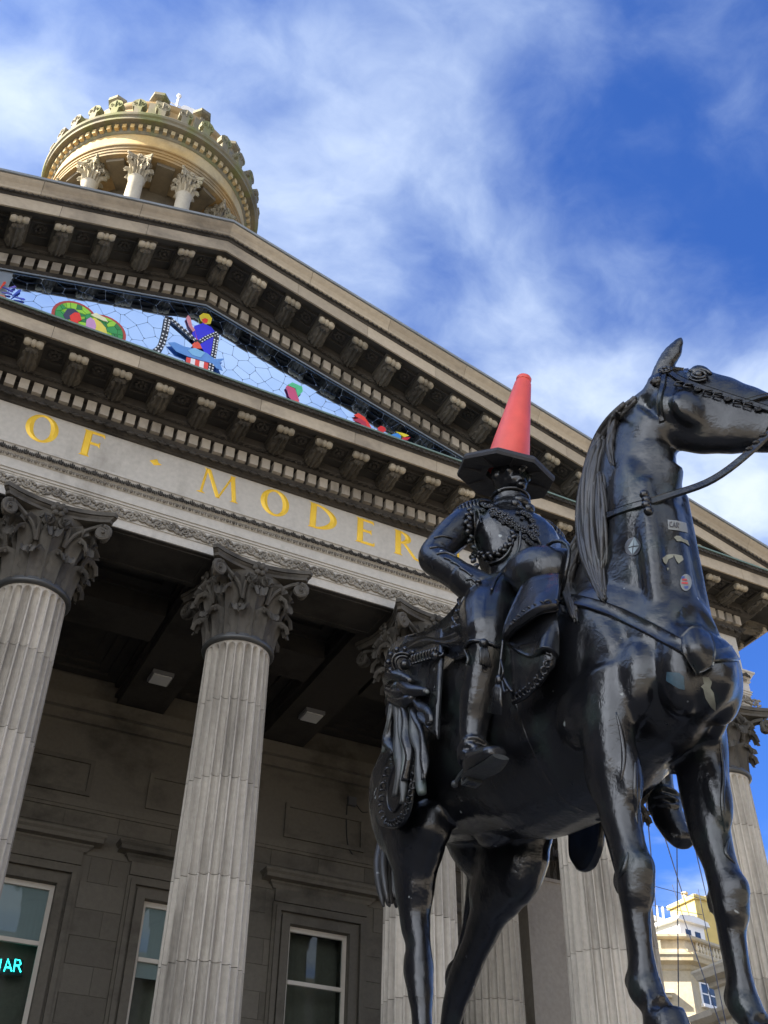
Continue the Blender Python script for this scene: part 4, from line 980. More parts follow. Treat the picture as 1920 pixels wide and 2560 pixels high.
# stone window on the right facet with sill, plus string courses
fx=(Vector(PA[3])-Vector(PA[2])).normalized(); WMx=Matrix(((fx.x,-fx.y,0,0),(fx.y,fx.x,0,0),(0,0,1,0),(0,0,0,1)))
WMx=Matrix.Translation((PA[2][0]+fx.x*.85,PA[2][1]+fx.y*.85,0))@WMx
m=MB(); 
for a in ((-.45,-.03,9.50,-.37,.0,10.15),(.37,-.03,9.50,.45,0,10.15),(-.45,-.03,10.15,.45,0,10.22),(-.5,-.12,9.40,.5,0,9.50),(-.37,-.025,9.82,.37,0,9.86),(-.03,-.025,9.50,.03,0,9.82),(-.03,-.025,9.86,.03,0,10.15)): m.box((a[0],a[1],a[2]),(a[3],a[4]-.001,a[5]))
wn=place('window',m.mesh('window',M_WPAINT),cb,WMx)
m=MB(); m.box((-.37,-.012,9.5),(.37,-.002,10.15)); place('window_pane',m.mesh('window_pane',M_DGL),wn,WMx)
moul('string_course',[(0,8.9),(.12,8.92),(.16,9.02),(0,9.08)],M_PALE,PA,cb)
for (x,y) in ((20.95,16.95),(22.0,16.36)):
    m=MB(); m.box((-.22,-.10,4),(.22,.1,9.6)); m.box((-.32,-.2,9.6),(.32,.1,9.7)); m.box((-.38,-.26,9.7),(.38,.1,9.82)); Mx=Matrix.Translation((x,y,0))@Matrix.Rotation(R(-29),4,'Z'); place('pilaster',m.mesh('pilaster',M_PALE),cb,Mx)
# lower wing facing the lane
lw=thing('lane_building','pale cream stone building with moulded cornices along the lane right of the museum','building',(21,9,GROUND))
mb=MB(); mb.box((19.5,4,GROUND),(22.7,11.2,8.6)); mb.box((19.6,11.2,GROUND),(20.5,14.5,7.75)); pp(mb,'wall',M_PALE,lw)
moul('cornice',[(0,8.35),(.08,8.4),(.10,8.52),(.30,8.60),(.34,8.72),(.38,8.80),(.38,8.86),(-.3,8.9),(-.3,8.35)],M_PALE,[(22.7,11.2),(19.5,11.2),(19.5,4)],lw)
moul('string_course',[(0,7.55),(.10,7.58),(.22,7.72),(.24,7.86),(-.2,7.9),(-.2,7.55)],M_PALE,[(19.6,14.5),(19.6,11.2)],lw)
moul('string_course',[(0,7.55),(.10,7.58),(.22,7.72),(.24,7.80),(0,7.84)],M_PALE,[(19.5,11.2),(19.5,4)],lw)
moul('string_course',[(0,6.3),(.10,6.33),(.16,6.45),(0,6.5)],M_PALE,[(19.5,11.2),(19.5,4)],lw)
for y in (5.5,8,10):
    m=MB(); m.box((19.47,y-.5,5.0),(19.499,y+.5,6.1)); pp(m,'window',M_DGL,lw)
# lightning rods / poles on the left end of the corner building
for i,(px,py0,py1) in enumerate(((1641,2300,2265),(1656,2310,2268))):
    d=fw+rt*((px-960)/2674.95)-up*((py0-1280)/2674.95); t=(17.6-CAMLOC.y)/d.y; a=CAMLOC+d*t
    d=fw+rt*((px-960)/2674.95)-up*((py1-1280)/2674.95); b=CAMLOC+d*((17.6-CAMLOC.y)/d.y)
    m=MB(); m.tube([(a.x,17.6,a.z-1.2),(b.x,17.6,b.z)],.045,6); tag(pp(m,'white_pole',M_WPAINT,cb))
# terraces that close the square: they stand out of the picture but shade it and show in the bronze and the glass
M_GREYST=stone('grey_sandstone',(.30,.26,.20),(.16,.14,.11),soot=.4,rand=.05)
def terrace(label,x0,y0,x1,y1,h,mat,side):
    t=thing('terrace_building',label,'building',((x0+x1)/2,(y0+y1)/2,GROUND),'terraces around the square')
    mb=MB(); mb.box((x0,y0,GROUND),(x1,y1,h)); pp(mb,'wall',mat,t)
    mb=MB(); mb.box((x0-.5,y0-.5,h),(x1+.5,y1+.5,h+.5)); pp(mb,'cornice',mat,t)
    if side=='x1': a0,a1=y0+1.5,y1-1.5
    else: a0,a1=x0+1.5,x1-1.5
    z=1.0
    while z<h-3:
        a=a0
        while a<a1-1.3:
            m=MB()
            if side=='x1': m.box((x1+.002,a,z),(x1+.05,a+1.3,z+2.2))
            else: m.box((a,y1+.002,z),(a+1.3,y1+.05,z+2.2))
            pp(m,'window',M_DGL,t); a+=3.2
        z+=4
terrace('tall grey stone terrace closing the left side of the square',-36,-11.6,-20,34,20,M_GREYST,'x1')
terrace('grey stone street block across the road behind the statue',2,-58,46,-34,17,M_GREYST,'y1')
# cables strung across the lane
M_WIRE=simple('dark_wire',(.03,.035,.05),.6)
def raypt(px,py,y):
    d=fw+rt*((px-960)/2674.95)-up*((py-1280)/2674.95); return CAMLOC+d*((y-CAMLOC.y)/d.y)
for i,(a,b,y0,y1) in enumerate((((1616,2010),(1642,2300),4.2,15.5),((1628,1985),(1722,2285),4.2,16.5),((1692,2090),(1697,2560),9,9.2),((1726,2070),(1775,2280),5,18),((1734,2066),(1784,2270),5,18),((1630,2214),(1750,2246),14,17),((1655,2268),(1745,2285),17.6,17.8),((1697,2260),(1800,2560),13,6),((1755,2270),(1815,2560),13,6.5))):
    A=raypt(*a,y0);B=raypt(*b,y1); D=(B-A); A2=A-D*.25; B2=B+D*.12
    m=MB(); P=[A2.lerp(B2,k/12) for k in range(13)]; m.tube(P,.012 if i>4 else .015,5)
    w_=m.build('overhead_cable',M_WIRE); tag(w_,['thin dark cable slanting beside the left edge of the sky gap','dark cable running from the far boot down to the corner building roof','dark cable hanging straight down below the far boot','left one of two close cables beside the right foreleg','right one of two close cables beside the right foreleg','thin wire nearly level above the corner building roof','thin wire along the roof edge of the corner building','fine cable slanting down across the corner building front','fine cable low down beside the right foreleg across the pale building'][i],'cable','cables strung across the lane')
# ================================================================== EQUESTRIAN STATUE
def bronze(name,base,rough,spec=.8,streak=.5,green=0):
    m,t,b,o=newmat(name); l=t.links.new; nd=t.nodes.new
    g=nd('ShaderNodeNewGeometry'); mp_=nd('ShaderNodeMapping'); l(g.outputs['Position'],mp_.inputs[0]); mp_.inputs['Scale'].default_value=(3.2,3.2,.8)
    n1=nd('ShaderNodeTexNoise'); n1.inputs['Scale'].default_value=2.2; n1.inputs['Detail'].default_value=9; n1.inputs['Roughness'].default_value=.65; l(mp_.outputs[0],n1.inputs['Vector'])
    r1=nd('ShaderNodeMapRange'); l(n1.outputs['Fac'],r1.inputs['Value']); r1.inputs['From Min'].default_value=.35; r1.inputs['From Max'].default_value=.68
    mx=nd('ShaderNodeMix'); mx.data_type='RGBA'; l(r1.outputs[0],mx.inputs[0]); mx.inputs[6].default_value=(*[c*(1-streak*.6) for c in base],1); mx.inputs[7].default_value=(*[c*(1+streak) for c in base],1)
    col=mx.outputs[2]
    # small pale specks (droppings, scratches) and verdigris
    n2=nd('ShaderNodeTexNoise'); n2.inputs['Scale'].default_value=17; n2.inputs['Detail'].default_value=2; l(g.outputs['Position'],n2.inputs['Vector'])
    r2=nd('ShaderNodeMapRange'); l(n2.outputs['Fac'],r2.inputs['Value']); r2.inputs['From Min'].default_value=.735; r2.inputs['From Max'].default_value=.765; r2.inputs['To Max'].default_value=.7
    m2=nd('ShaderNodeMix'); m2.data_type='RGBA'; l(r2.outputs[0],m2.inputs[0]); l(col,m2.inputs[6]); m2.inputs[7].default_value=(.30,.32,.31,1); col=m2.outputs[2]
    if green:
        n3=nd('ShaderNodeTexNoise'); n3.inputs['Scale'].default_value=6; n3.inputs['Detail'].default_value=6; l(g.outputs['Position'],n3.inputs['Vector'])
        r3=nd('ShaderNodeMapRange'); l(n3.outputs['Fac'],r3.inputs['Value']); r3.inputs['From Min'].default_value=.55; r3.inputs['From Max'].default_value=.72; r3.inputs['To Max'].default_value=green
        m3=nd('ShaderNodeMix'); m3.data_type='RGBA'; l(r3.outputs[0],m3.inputs[0]); l(col,m3.inputs[6]); m3.inputs[7].default_value=(.10,.16,.13,1); col=m3.outputs[2]
    l(col,b.inputs['Base Color']); b.inputs['Metallic'].default_value=0; b.inputs['Specular IOR Level'].default_value=spec
    rr=nd('ShaderNodeMapRange'); l(n1.outputs['Fac'],rr.inputs['Value']); rr.inputs['From Min'].default_value=.3; rr.inputs['From Max'].default_value=.7; rr.inputs['To Min'].default_value=rough+.19; rr.inputs['To Max'].default_value=rough-.05
    l(rr.outputs[0],b.inputs['Roughness'])
    n4=nd('ShaderNodeTexNoise'); n4.inputs['Scale'].default_value=9; n4.inputs['Detail'].default_value=7; n4.inputs['Roughness'].default_value=.6; l(g.outputs['Position'],n4.inputs['Vector'])
    bp=nd('ShaderNodeBump'); bp.inputs['Strength'].default_value=.30; bp.inputs['Distance'].default_value=.03; l(n4.outputs['Fac'],bp.inputs['Height']); l(bp.outputs[0],b.inputs['Normal'])
    return m
M_BRZ=bronze('black_bronze',(.0062,.0065,.0078),.11,.62,green=.10)
M_BRZ2=bronze('black_bronze_relief',(.007,.0073,.0085),.14,.62,green=.12)
M_BRZM=bronze('matt_bronze_mane',(.028,.026,.024),.45,.7,green=.08)
M_BRZG=bronze('greening_bronze',(.02,.022,.021),.40,.8,green=.5)
PLZ=.70
statue=thing('equestrian_statue','black bronze horse and uniformed rider, hand on hip, in front of the columns','statue',(0,-9,PLZ))
# plinth below the picture
pl=thing('statue_plinth','grey granite plinth under the bronze horse','plinth',(0,-9,PAVE))
M_GRAN=stone('granite',(.30,.29,.28),(.2,.19,.18),soot=.3,rand=.03)
mb=MB(); mb.box((-.40,-10.0,-1.1),(.40,-7.42,.30)); mb.build('plinth_die',M_GRAN,pl)
mb=MB(); mb.box((-.6,-10.2,PAVE),(.6,-7.22,-1.1)); mb.build('plinth_base',M_GRAN,pl)
mb=MB(); sweep(mb,[(-.3,.301),(.0,.301),(.02,.33),(.05,.40),(.05,.44),(-.02,.449),(-.3,.449)],[(-.40,-7.42),(-.40,-10.0),(.40,-10.0),(.40,-7.42)],True); mb.build('plinth_cornice',M_GRAN,pl)
mb=MB(); mb.box((-.38,-9.98,.45),(.38,-7.45,PLZ)); mb.build('plinth_top',M_GRAN,pl)
def fuse(mb,vox,it,fac=.5):
    me=mb.mesh('tmp'); o=bpy.data.objects.new('tmp',me); COL.objects.link(o)
    r=o.modifiers.new('r','REMESH'); r.mode='VOXEL'; r.voxel_size=vox; r.use_smooth_shade=True
    s=o.modifiers.new('s','SMOOTH'); s.factor=fac; s.iterations=it
    dg=bpy.context.evaluated_depsgraph_get(); dg.update()
    m2=bpy.data.meshes.new_from_object(o.evaluated_get(dg)); bpy.data.objects.remove(o); bpy.data.meshes.remove(me)
    m2.polygons.foreach_set('use_smooth',[True]*len(m2.polygons)); return m2
def loft(mb,secs,n=16,ref=(0,0,1),dens=4):
    """secs: (x,y,z, a, b): a across (sideways), b along the reference axis"""
    P=[Vector(s[:3]) for s in secs]; C_=catmull(P,(len(P)-1)*dens+1); A=np.array([s[3:5] for s in secs],float)
    rad=[]
    for i in range(len(C_)):
        t=i/dens; k=min(int(t),len(secs)-2); u=t-k; u=u*u*(3-2*u); q=A[k]*(1-u)+A[k+1]*u; rad.append((q[0],q[1]))
    mb.tube(C_,rad,n,upv=ref)
def ell(mb,c,r,rot=(0,0,0)):
    M=Matrix.Translation(c)@Matrix.Rotation(R(rot[2]),4,'Z')@Matrix.Rotation(R(rot[1]),4,'Y')@Matrix.Rotation(R(rot[0]),4,'X')
    mb.ball((0,0,0),r,16,12,M)
# ---- horse -------------------------------------------------------
hb=MB()
# trunk, chest to buttocks
loft(hb,[(0,-10.11,2.10,.07,.12),(0,-10.03,2.08,.135,.22),(0,-9.86,2.13,.205,.345),(0,-9.6,2.22,.315,.46),(0,-9.3,2.23,.365,.475),(0,-9.0,2.23,.38,.445),(0,-8.7,2.29,.375,.405),(0,-8.4,2.36,.37,.385),(0,-8.15,2.39,.36,.35),(0,-7.95,2.38,.29,.28),(0,-7.86,2.38,.15,.16)],24)
# withers, croup
ell(hb,(0,-9.42,2.60),(.13,.32,.16)); 
for s in (-1,1):
    ell(hb,(s*.17,-8.22,2.52),(.20,.34,.20)); ell(hb,(s*.21,-8.05,2.25),(.17,.22,.34),(-12,0,0))
    ell(hb,(s*.085,-10.0,2.03),(.09,.10,.18),(8,0,0))        # pectoral
    ell(hb,(s*.205,-9.67,2.24),(.08,.17,.34),(-20,0,0))      # shoulder blade
    ell(hb,(s*.18,-9.84,2.03),(.07,.11,.16),(20,0,0))        # point of shoulder
    ell(hb,(s*.235,-9.62,2.0),(.08,.16,.15))                 # elbow
for s in (-1,1): ell(hb,(s*.08,-9.90,2.30),(.06,.06,.26))
# neck
loft(hb,[(0,-9.52,2.20,.25,.46),(0,-9.63,2.46,.20,.40),(.0,-9.725,2.72,.172,.325),(.01,-9.755,2.93,.158,.285),(.02,-9.785,3.12,.150,.275),(.04,-9.86,3.30,.132,.25),(.06,-9.99,3.385,.115,.19)],20,(0,-1,0))
for s in (-1,1):
    ell(hb,(.01+s*.085,-9.86,2.80),(.088,.13,.38),(6,0,0)); ell(hb,(.035+s*.075,-9.76,3.12),(.075,.15,.26),(14,0,0))
    loft(hb,[(s*.10,-9.96,2.30,.05,.05),(s*.09,-9.97,2.62,.05,.055),(.02+s*.085,-9.97,2.95,.045,.05)],10,(0,-1,0))   # muscle beside the windpipe
loft(hb,[(0,-9.98,2.20,.08,.07),(.0,-9.97,2.55,.08,.07),(.015,-9.97,2.85,.07,.065),(.05,-10.01,3.06,.07,.06)],12,(0,-1,0))
loft(hb,[(.04,-10.08,3.47,.06,.05),(.0,-9.95,3.44,.065,.06),(-.01,-9.80,3.395,.065,.065),(-.01,-9.67,3.34,.065,.065),(-.01,-9.60,3.21,.06,.06),(-.01,-9.565,3.0,.05,.05),(0,-9.50,2.80,.05,.05)],12,(1,0,0))
# head, turned to its left
HAL,HDE=R(42),R(28); HP=Vector((.08,-10.04,3.485))
HX=Vector((math.sin(HAL)*math.cos(HDE),-math.cos(HAL)*math.cos(HDE),-math.sin(HDE)))   # poll to muzzle
HS=Vector((0,0,1)).cross(HX).normalized()                                              # horse's left... sideways axis
HU=HX.cross(HS).normalized()
if HU.z<0: HU=-HU
def hd(u,s,v): return tuple(HP+HX*u+HS*s+HU*v)
def hloft(mb,secs,n=16): loft(mb,[(*hd(u,s,v),a,b) for u,s,v,a,b in secs],n,tuple(HU))
hloft(hb,[(-.07,0,-.02,.09,.11),(.03,0,-.02,.115,.16),(.14,0,-.06,.12,.215),(.25,0,-.075,.110,.212),(.36,0,-.082,.096,.185),(.48,0,-.085,.082,.152),(.60,0,-.088,.076,.128),(.70,0,-.095,.074,.112),(.76,0,-.10,.06,.08)],18)
for s in (-1,1):
    ell(hb,hd(.20,s*.065,-.12),(.13,.06,.11)); ell(hb,hd(.09,s*.06,-.11),(.09,.06,.11))  # jaw discs
    ell(hb,hd(.155,s*.082,.075),(.058,.045,.045))                                             # brow
    ell(hb,hd(.72,s*.048,-.035),(.045,.045,.04))                                              # nostril wing
    hloft(hb,[(.18,s*.075,.02,.02,.022),(.36,s*.065,-.035,.014,.018),(.52,s*.055,-.055,.012,.014)],8) # facial crest
ell(hb,hd(.69,0,-.145),(.05,.05,.035))
# ears
def ear(mb,s,tilt):
    b=Vector(hd(-.035,s*.06,.10)); d=(HU*1.0+HX*.18+HS*(s*tilt)).normalized(); a=HS*s
    P=[b-d*.04,b+d*.03,b+d*.09,b+d*.155,b+d*.205]
    loft(mb,[(*P[0],.035,.035),(*P[1],.045,.035),(*P[2],.050,.028),(*P[3],.032,.020),(*P[4],.006,.006)],12,tuple(a))
ear(hb,-1,.12); ear(hb,1,.35)
# fore legs
for s,x0 in ((-1,-.205),(1,.205)):
    loft(hb,[(s*.215,-9.72,2.10,.09,.15),(s*.22,-9.71,1.93,.092,.128),(x0*1.06,-9.70,1.78,.086,.112),(x0,-9.695,1.60,.072,.084),(x0,-9.72,1.44,.060,.064),(x0,-9.735,1.34,.066,.072),(x0,-9.73,1.27,.062,.066),(x0,-9.715,1.20,.044,.052),(x0,-9.715,1.09,.037,.045),(x0,-9.71,1.02,.046,.053),(x0,-9.71,.975,.057,.062),(x0,-9.745,.915,.046,.048),(x0,-9.77,.875,.062,.066),(x0,-9.785,.86,.068,.075),(x0,-9.805,.702,.094,.112)],16,(0,-1,0))
    ell(hb,(x0-s*.0,-9.765,1.72),(.055,.06,.17),(-4,0,0)); ell(hb,(x0+s*.045,-9.66,1.75),(.04,.07,.15))
    ell(hb,(x0,-9.79,1.345),(.045,.03,.055)); ell(hb,(x0,-9.655,1.005),(.032,.03,.04)); ell(hb,(x0,-9.655,1.33),(.03,.03,.05))
    loft(hb,[(x0,-9.665,1.26,.018,.018),(x0,-9.662,1.10,.017,.017),(x0,-9.658,1.0,.02,.02)],8,(0,-1,0))
# hind legs: right one straight under the body, left one striding back
loft(hb,[(-.22,-8.15,2.40,.17,.33),(-.245,-8.19,2.15,.16,.28),(-.25,-8.24,1.96,.125,.215),(-.235,-8.21,1.78,.088,.125),(-.225,-8.19,1.62,.068,.085),(-.22,-8.21,1.50,.054,.07),(-.22,-8.21,1.40,.066,.082),(-.22,-8.23,1.30,.058,.066),(-.22,-8.24,1.2,.045,.052),(-.22,-8.25,1.05,.043,.05),(-.22,-8.25,.97,.056,.062),(-.22,-8.29,.90,.05,.05),(-.22,-8.33,.702,.09,.105)],16,(0,-1,0))
ell(hb,(-.22,-8.135,1.445),(.032,.04,.075)); ell(hb,(-.25,-8.40,1.99),(.10,.10,.13)); loft(hb,[(-.22,-8.14,1.42,.022,.022),(-.22,-8.16,1.7,.02,.02),(-.23,-8.1,1.95,.04,.04)],8,(0,-1,0))
loft(hb,[(.22,-8.15,2.40,.17,.33),(.245,-8.26,2.17,.155,.30),(.25,-8.27,1.96,.14,.30),(.235,-8.15,1.82,.11,.205),(.225,-8.07,1.71,.078,.11),(.22,-7.96,1.60,.064,.085),(.22,-7.845,1.50,.066,.088),(.22,-7.77,1.41,.058,.07),(.22,-7.70,1.28,.047,.055),(.22,-7.63,1.10,.043,.05),(.22,-7.60,1.0,.056,.06),(.22,-7.62,.92,.05,.05),(.22,-7.66,.702,.09,.105)],16,(0,-1,0))
ell(hb,(.22,-7.745,1.545),(.034,.045,.075),(30,0,0)); ell(hb,(.25,-8.49,2.02),(.10,.10,.14)); loft(hb,[(.22,-7.75,1.53,.022,.022),(.225,-7.87,1.72,.022,.022),(.23,-8.0,1.95,.05,.05)],8,(0,-1,0))
ell(hb,(0,-8.60,1.95),(.08,.18,.08))
# dock of the tail
loft(hb,[(0,-7.92,2.62,.06,.06),(-.02,-7.76,2.50,.05,.05),(-.05,-7.72,2.25,.05,.05)],10,(0,-1,0))
HORSE=fuse(hb,.0135,7)
HORSE.materials.append(M_BRZ); horse=place('horse',HORSE,statue)
# ---- rider -------------------------------------------------------
rb=MB()
loft(rb,[(0,-8.98,2.78,.20,.17),(0,-8.98,2.90,.225,.19),(0,-8.96,3.02,.205,.165),(0,-8.94,3.13,.195,.155),(0,-8.92,3.25,.225,.18),(0,-8.90,3.38,.255,.185),(0,-8.86,3.49,.24,.155),(0,-8.85,3.56,.15,.11),(0,-8.86,3.62,.085,.085),(0,-8.87,3.70,.075,.08)],20,(0,-1,0))
for s in (-1,1):
    ell(rb,(s*.07,-8.97,3.36),(.14,.10,.16)); ell(rb,(s*.235,-8.85,3.475),(.10,.10,.10)); ell(rb,(s*.13,-8.82,3.555),(.13,.08,.05),(0,s*18,0))
ell(rb,(0,-8.90,3.84),(.095,.118,.145)); ell(rb,(0,-8.955,3.76),(.062,.06,.055))
loft(rb,[(0,-9.005,3.86,.014,.02),(0,-9.035,3.825,.02,.026),(0,-9.03,3.795,.022,.016)],8,(0,-1,0))   # nose
ell(rb,(0,-9.002,3.762),(.032,.016,.010)); ell(rb,(0,-9.0,3.744),(.028,.016,.010)); ell(rb,(0,-8.995,3.705),(.03,.024,.022))
for s in (-1,1):
    ell(rb,(s*.036,-8.99,3.862),(.022,.016,.012)); ell(rb,(s*.04,-8.995,3.885),(.032,.016,.010)); ell(rb,(s*.098,-8.885,3.83),(.014,.03,.042)); ell(rb,(s*.055,-8.97,3.80),(.03,.03,.03))
# right arm, hand on the hip
loft(rb,[(-.235,-8.85,3.48,.095,.095),(-.33,-8.84,3.37,.092,.098),(-.43,-8.835,3.225,.082,.085),(-.468,-8.845,3.155,.074,.075),(-.455,-8.90,3.085,.076,.078),(-.41,-8.985,2.98,.074,.078),(-.365,-9.045,2.89,.07,.075),(-.345,-9.07,2.855,.045,.04)],14,(0,-1,0))
# cuff flare
loft(rb,[(-.40,-9.0,2.96,.080,.082),(-.36,-9.05,2.89,.085,.088),(-.335,-9.08,2.85,.088,.09)],14,(0,-1,0))
# hand: palm with five bent fingers closing on the hip
loft(rb,[(-.345,-9.06,2.86,.04,.03),(-.30,-9.09,2.82,.045,.025),(-.265,-9.10,2.80,.042,.022)],10,(0,-1,0))
for k in range(4):
    q=-.03+.022*k; loft(rb,[(-.268+.0,-9.10+q*.4,2.80+q,.012,.012),(-.23,-9.115+q*.4,2.785+q,.012,.012),(-.205,-9.10+q*.4,2.775+q,.010,.010)],8,(0,-1,0))
loft(rb,[(-.32,-9.09,2.85,.014,.014),(-.285,-9.115,2.862,.013,.013),(-.26,-9.12,2.858,.011,.011)],8,(0,-1,0))
# left arm reaching forward to the reins
loft(rb,[(.235,-8.85,3.48,.095,.095),(.33,-8.90,3.33,.088,.092),(.355,-8.99,3.20,.078,.08),(.30,-9.14,3.13,.072,.075),(.20,-9.28,3.10,.066,.07),(.14,-9.35,3.09,.042,.045),(.10,-9.42,3.08,.045,.035)],14,(0,-1,0))
for k in range(4):
    z=3.115-.024*k; loft(rb,[(.10,-9.44,z,.013,.013),(.06,-9.47,z-.005,.013,.013),(.035,-9.45,z-.01,.011,.011)],8,(0,0,1))
loft(rb,[(.12,-9.38,3.12,.014,.014),(.09,-9.42,3.135,.013,.013),(.065,-9.44,3.125,.011,.011)],8,(0,0,1))
# legs
for s in (-1,1):
    dz=0 if s<0 else -.10; kx=.405; dy=0 if s<0 else -.14
    loft(rb,[(s*.12,-8.98,2.90,.15,.16),(s*.23,-9.04,2.84,.15,.155),(s*.345,-9.13+dy*.3,2.69,.132,.14),(s*.405,-9.20+dy*.6,2.55,.108,.115),(s*kx,-9.21+dy*.8,2.46,.092,.098),(s*.41,-9.175+dy,2.36,.086,.086),(s*.415,-9.125+dy,2.24,.082,.082),(s*.42,-9.09+dy,2.14+dz*.5,.066,.068),(s*.425,-9.085+dy,2.06+dz*.8,.056,.060),(s*.43,-9.09+dy,2.00+dz,.056,.062)],14,(0,-1,0))
    if s>0:
        loft(rb,[(.43,-9.21,1.90,.058,.058),(.435,-9.235,1.85,.070,.066),(.44,-9.26,1.79,.070,.058),(.447,-9.285,1.74,.064,.046),(.45,-9.30,1.715,.04,.03)],12,(0,-1,0))
    else:
        loft(rb,[(-.43,-9.07,1.955,.048,.05),(-.435,-9.13,1.95,.062,.058),(-.44,-9.20,1.93,.066,.050),(-.447,-9.27,1.915,.060,.040),(-.45,-9.315,1.91,.038,.027)],12,(0,0,1))
        ell(rb,(-.432,-9.065,1.905),(.042,.035,.035))
    # boot top and wrinkles at the ankle
    loft(rb,[(s*.405,-9.20+dy*.8,2.475,.102,.106),(s*.405,-9.20+dy*.8,2.44,.100,.104)],14,(0,-1,0))
    for k in range(3): 
        z=2.035+dz*.9-.028*k; rb.tube([(s*.428+.064*math.cos(a),-9.092+dy+.07*math.sin(a),z+.012*math.sin(a*2+k)) for a in np.linspace(0,2*math.pi,17)],.010,6)
RIDER=fuse(rb,.0085,5)
RIDER.materials.append(M_BRZ); rider=place('rider_figure',RIDER,statue)
# ---- looking up points on the bronze ------------------------------
def bvh_of(*objs):
    V=[];F=[]
    for me in objs:
        n=len(V); V+=[v.co.copy() for v in me.vertices]; F+=[tuple(i+n for i in p.vertices) for p in me.polygons]
    return BVHTree.FromPolygons(V,F)
BV=bvh_of(HORSE,RIDER); BVH_=bvh_of(HORSE); BVR=bvh_of(RIDER)
def rdir(px,py): return (fw+rt*((px-960)/2674.95)-up*((py-1280)/2674.95)).normalized()
def hit(px,py,bv=None,fall=None):
    h=(bv or BV).ray_cast(CAMLOC,rdir(px,py))
    if h[0] is not None: return h[0],h[1]
    if fall is not None:
        d=rdir(px,py); t=(fall-CAMLOC).length; return CAMLOC+d*t,-d
    n=(bv or BV).find_nearest(CAMLOC+rdir(px,py)*4.6); return n[0],n[1]
def onx(px,py,x): 
    d=rdir(px,py); return CAMLOC+d*((x-CAMLOC.x)/d.x)
# ---- helpers that lay pieces on the bronze ------------------------
def strap(name,pix,wd,mat=None,th=.012,bv=None,parent=None,off=.004,n=40,world=None,smooth=2):
    """flat strap lying on the surface; pix = points along it, or world = [(point,normal)]"""
    if world is None:
        Q=catmull([(a,b,0) for a,b in pix],n); W=[hit(q.x,q.y,bv) for q in Q]
    else: W=world
    P=[w_[0]+w_[1]*off for w_ in W]; Nn=[w_[1] for w_ in W]
    for _ in range(smooth):
        P=[P[0]]+[(P[i-1]+P[i]*2+P[i+1])/4 for i in range(1,len(P)-1)]+[P[-1]]
        Nn=[Nn[0]]+[(Nn[i-1]+Nn[i]*2+Nn[i+1]).normalized() for i in range(1,len(Nn)-1)]+[Nn[-1]]
    V=[];F=[];m=len(P)
    sec=[(-.5,0),(-.5,.7),(-.42,1),(-.36,.8),(.36,.8),(.42,1),(.5,.7),(.5,0)]; k=len(sec)
    for i in range(m):
        t=(P[min(i+1,m-1)]-P[max(i-1,0)]).normalized(); s_=t.cross(Nn[i]).normalized(); u_=s_.cross(t).normalized()
        w0=wd[min(i*len(wd)//m,len(wd)-1)] if hasattr(wd,'__len__') else wd
        for a,b in sec: V.append(P[i]+s_*a*w0+u_*(b*th-.004))
    for i in range(m-1):
        for j in range(k): F.append((i*k+j,(i+1)*k+j,(i+1)*k+(j+1)%k,i*k+(j+1)%k))
    F.append(tuple(range(k))); F.append(tuple((m-1)*k+j for j in range(k))[::-1])
    mb=MB(); mb.add(V,F); return mb.build(name,mat or M_BRZ2,parent or statue,True,40)
def sheet(name,curves,th=.018,mat=None,parent=None,nu=22,nv=22,wave=None,roll=True):
    """hanging cloth cast in bronze: curves of world points, skinned across, given thickness and a rolled edge"""
    C_=[catmull(c,nu) for c in curves]; G=[]
    for j in range(nv):
        row=[]
        for i in range(nu):
            col=[c[i] for c in C_]; t=j/(nv-1)*(len(col)-1); k=min(int(t),len(col)-2); u=t-k
            p0=col[max(k-1,0)];p1=col[k];p2=col[k+1];p3=col[min(k+2,len(col)-1)]
            q=.5*((2*p1)+(p2-p0)*u+(2*p0-5*p1+4*p2-p3)*u*u+(3*p1-p0-3*p2+p3)*u**3); row.append(q)
        G.append(row)
    Nn=[[None]*nu for _ in range(nv)]
    for j in range(nv):
        for i in range(nu):
            a=G[j][min(i+1,nu-1)]-G[j][max(i-1,0)]; b=G[min(j+1,nv-1)][i]-G[max(j-1,0)][i]; n_=a.cross(b)
            n_=n_.normalized() if n_.length>1e-9 else Vector((-.6,-.7,.2))
            if n_.dot(CAMLOC-G[j][i])<0: n_=-n_
            Nn[j][i]=n_
    if wave:
        for j in range(nv):
            for i in range(nu): G[j][i]=G[j][i]+Nn[j][i]*wave(i/(nu-1),j/(nv-1))
    V=[];F=[]
    for s_ in (0,1):
        for j in range(nv):
            for i in range(nu):
                e=min(i,nu-1-i,j,nv-1-j); h=th*(.5 if e==0 else (1.25 if e==1 and roll else .85 if e<3 else 1.0))
                V.append(G[j][i]+Nn[j][i]*(h/2 if s_==0 else -h/2))
    n=nu*nv
    for s_ in (0,1):
        for j in range(nv-1):
            for i in range(nu-1):
                q=(j*nu+i,j*nu+i+1,(j+1)*nu+i+1,(j+1)*nu+i); F.append(tuple(x+n*s_ for x in q))
    for j in range(nv-1):
        for i in (0,nu-1): F.append((j*nu+i,(j+1)*nu+i,n+(j+1)*nu+i,n+j*nu+i))
    for i in range(nu-1):
        for j in (0,nv-1): F.append((j*nu+i,j*nu+i+1,n+j*nu+i+1,n+j*nu+i))
    mb=MB(); mb.add(V,F); o=mb.build(name,mat or M_BRZ2,parent or statue,True,60); o['_g']=0; del o['_g']
    return o,G,Nn
def px(a,b,x): return onx(a,b,x)
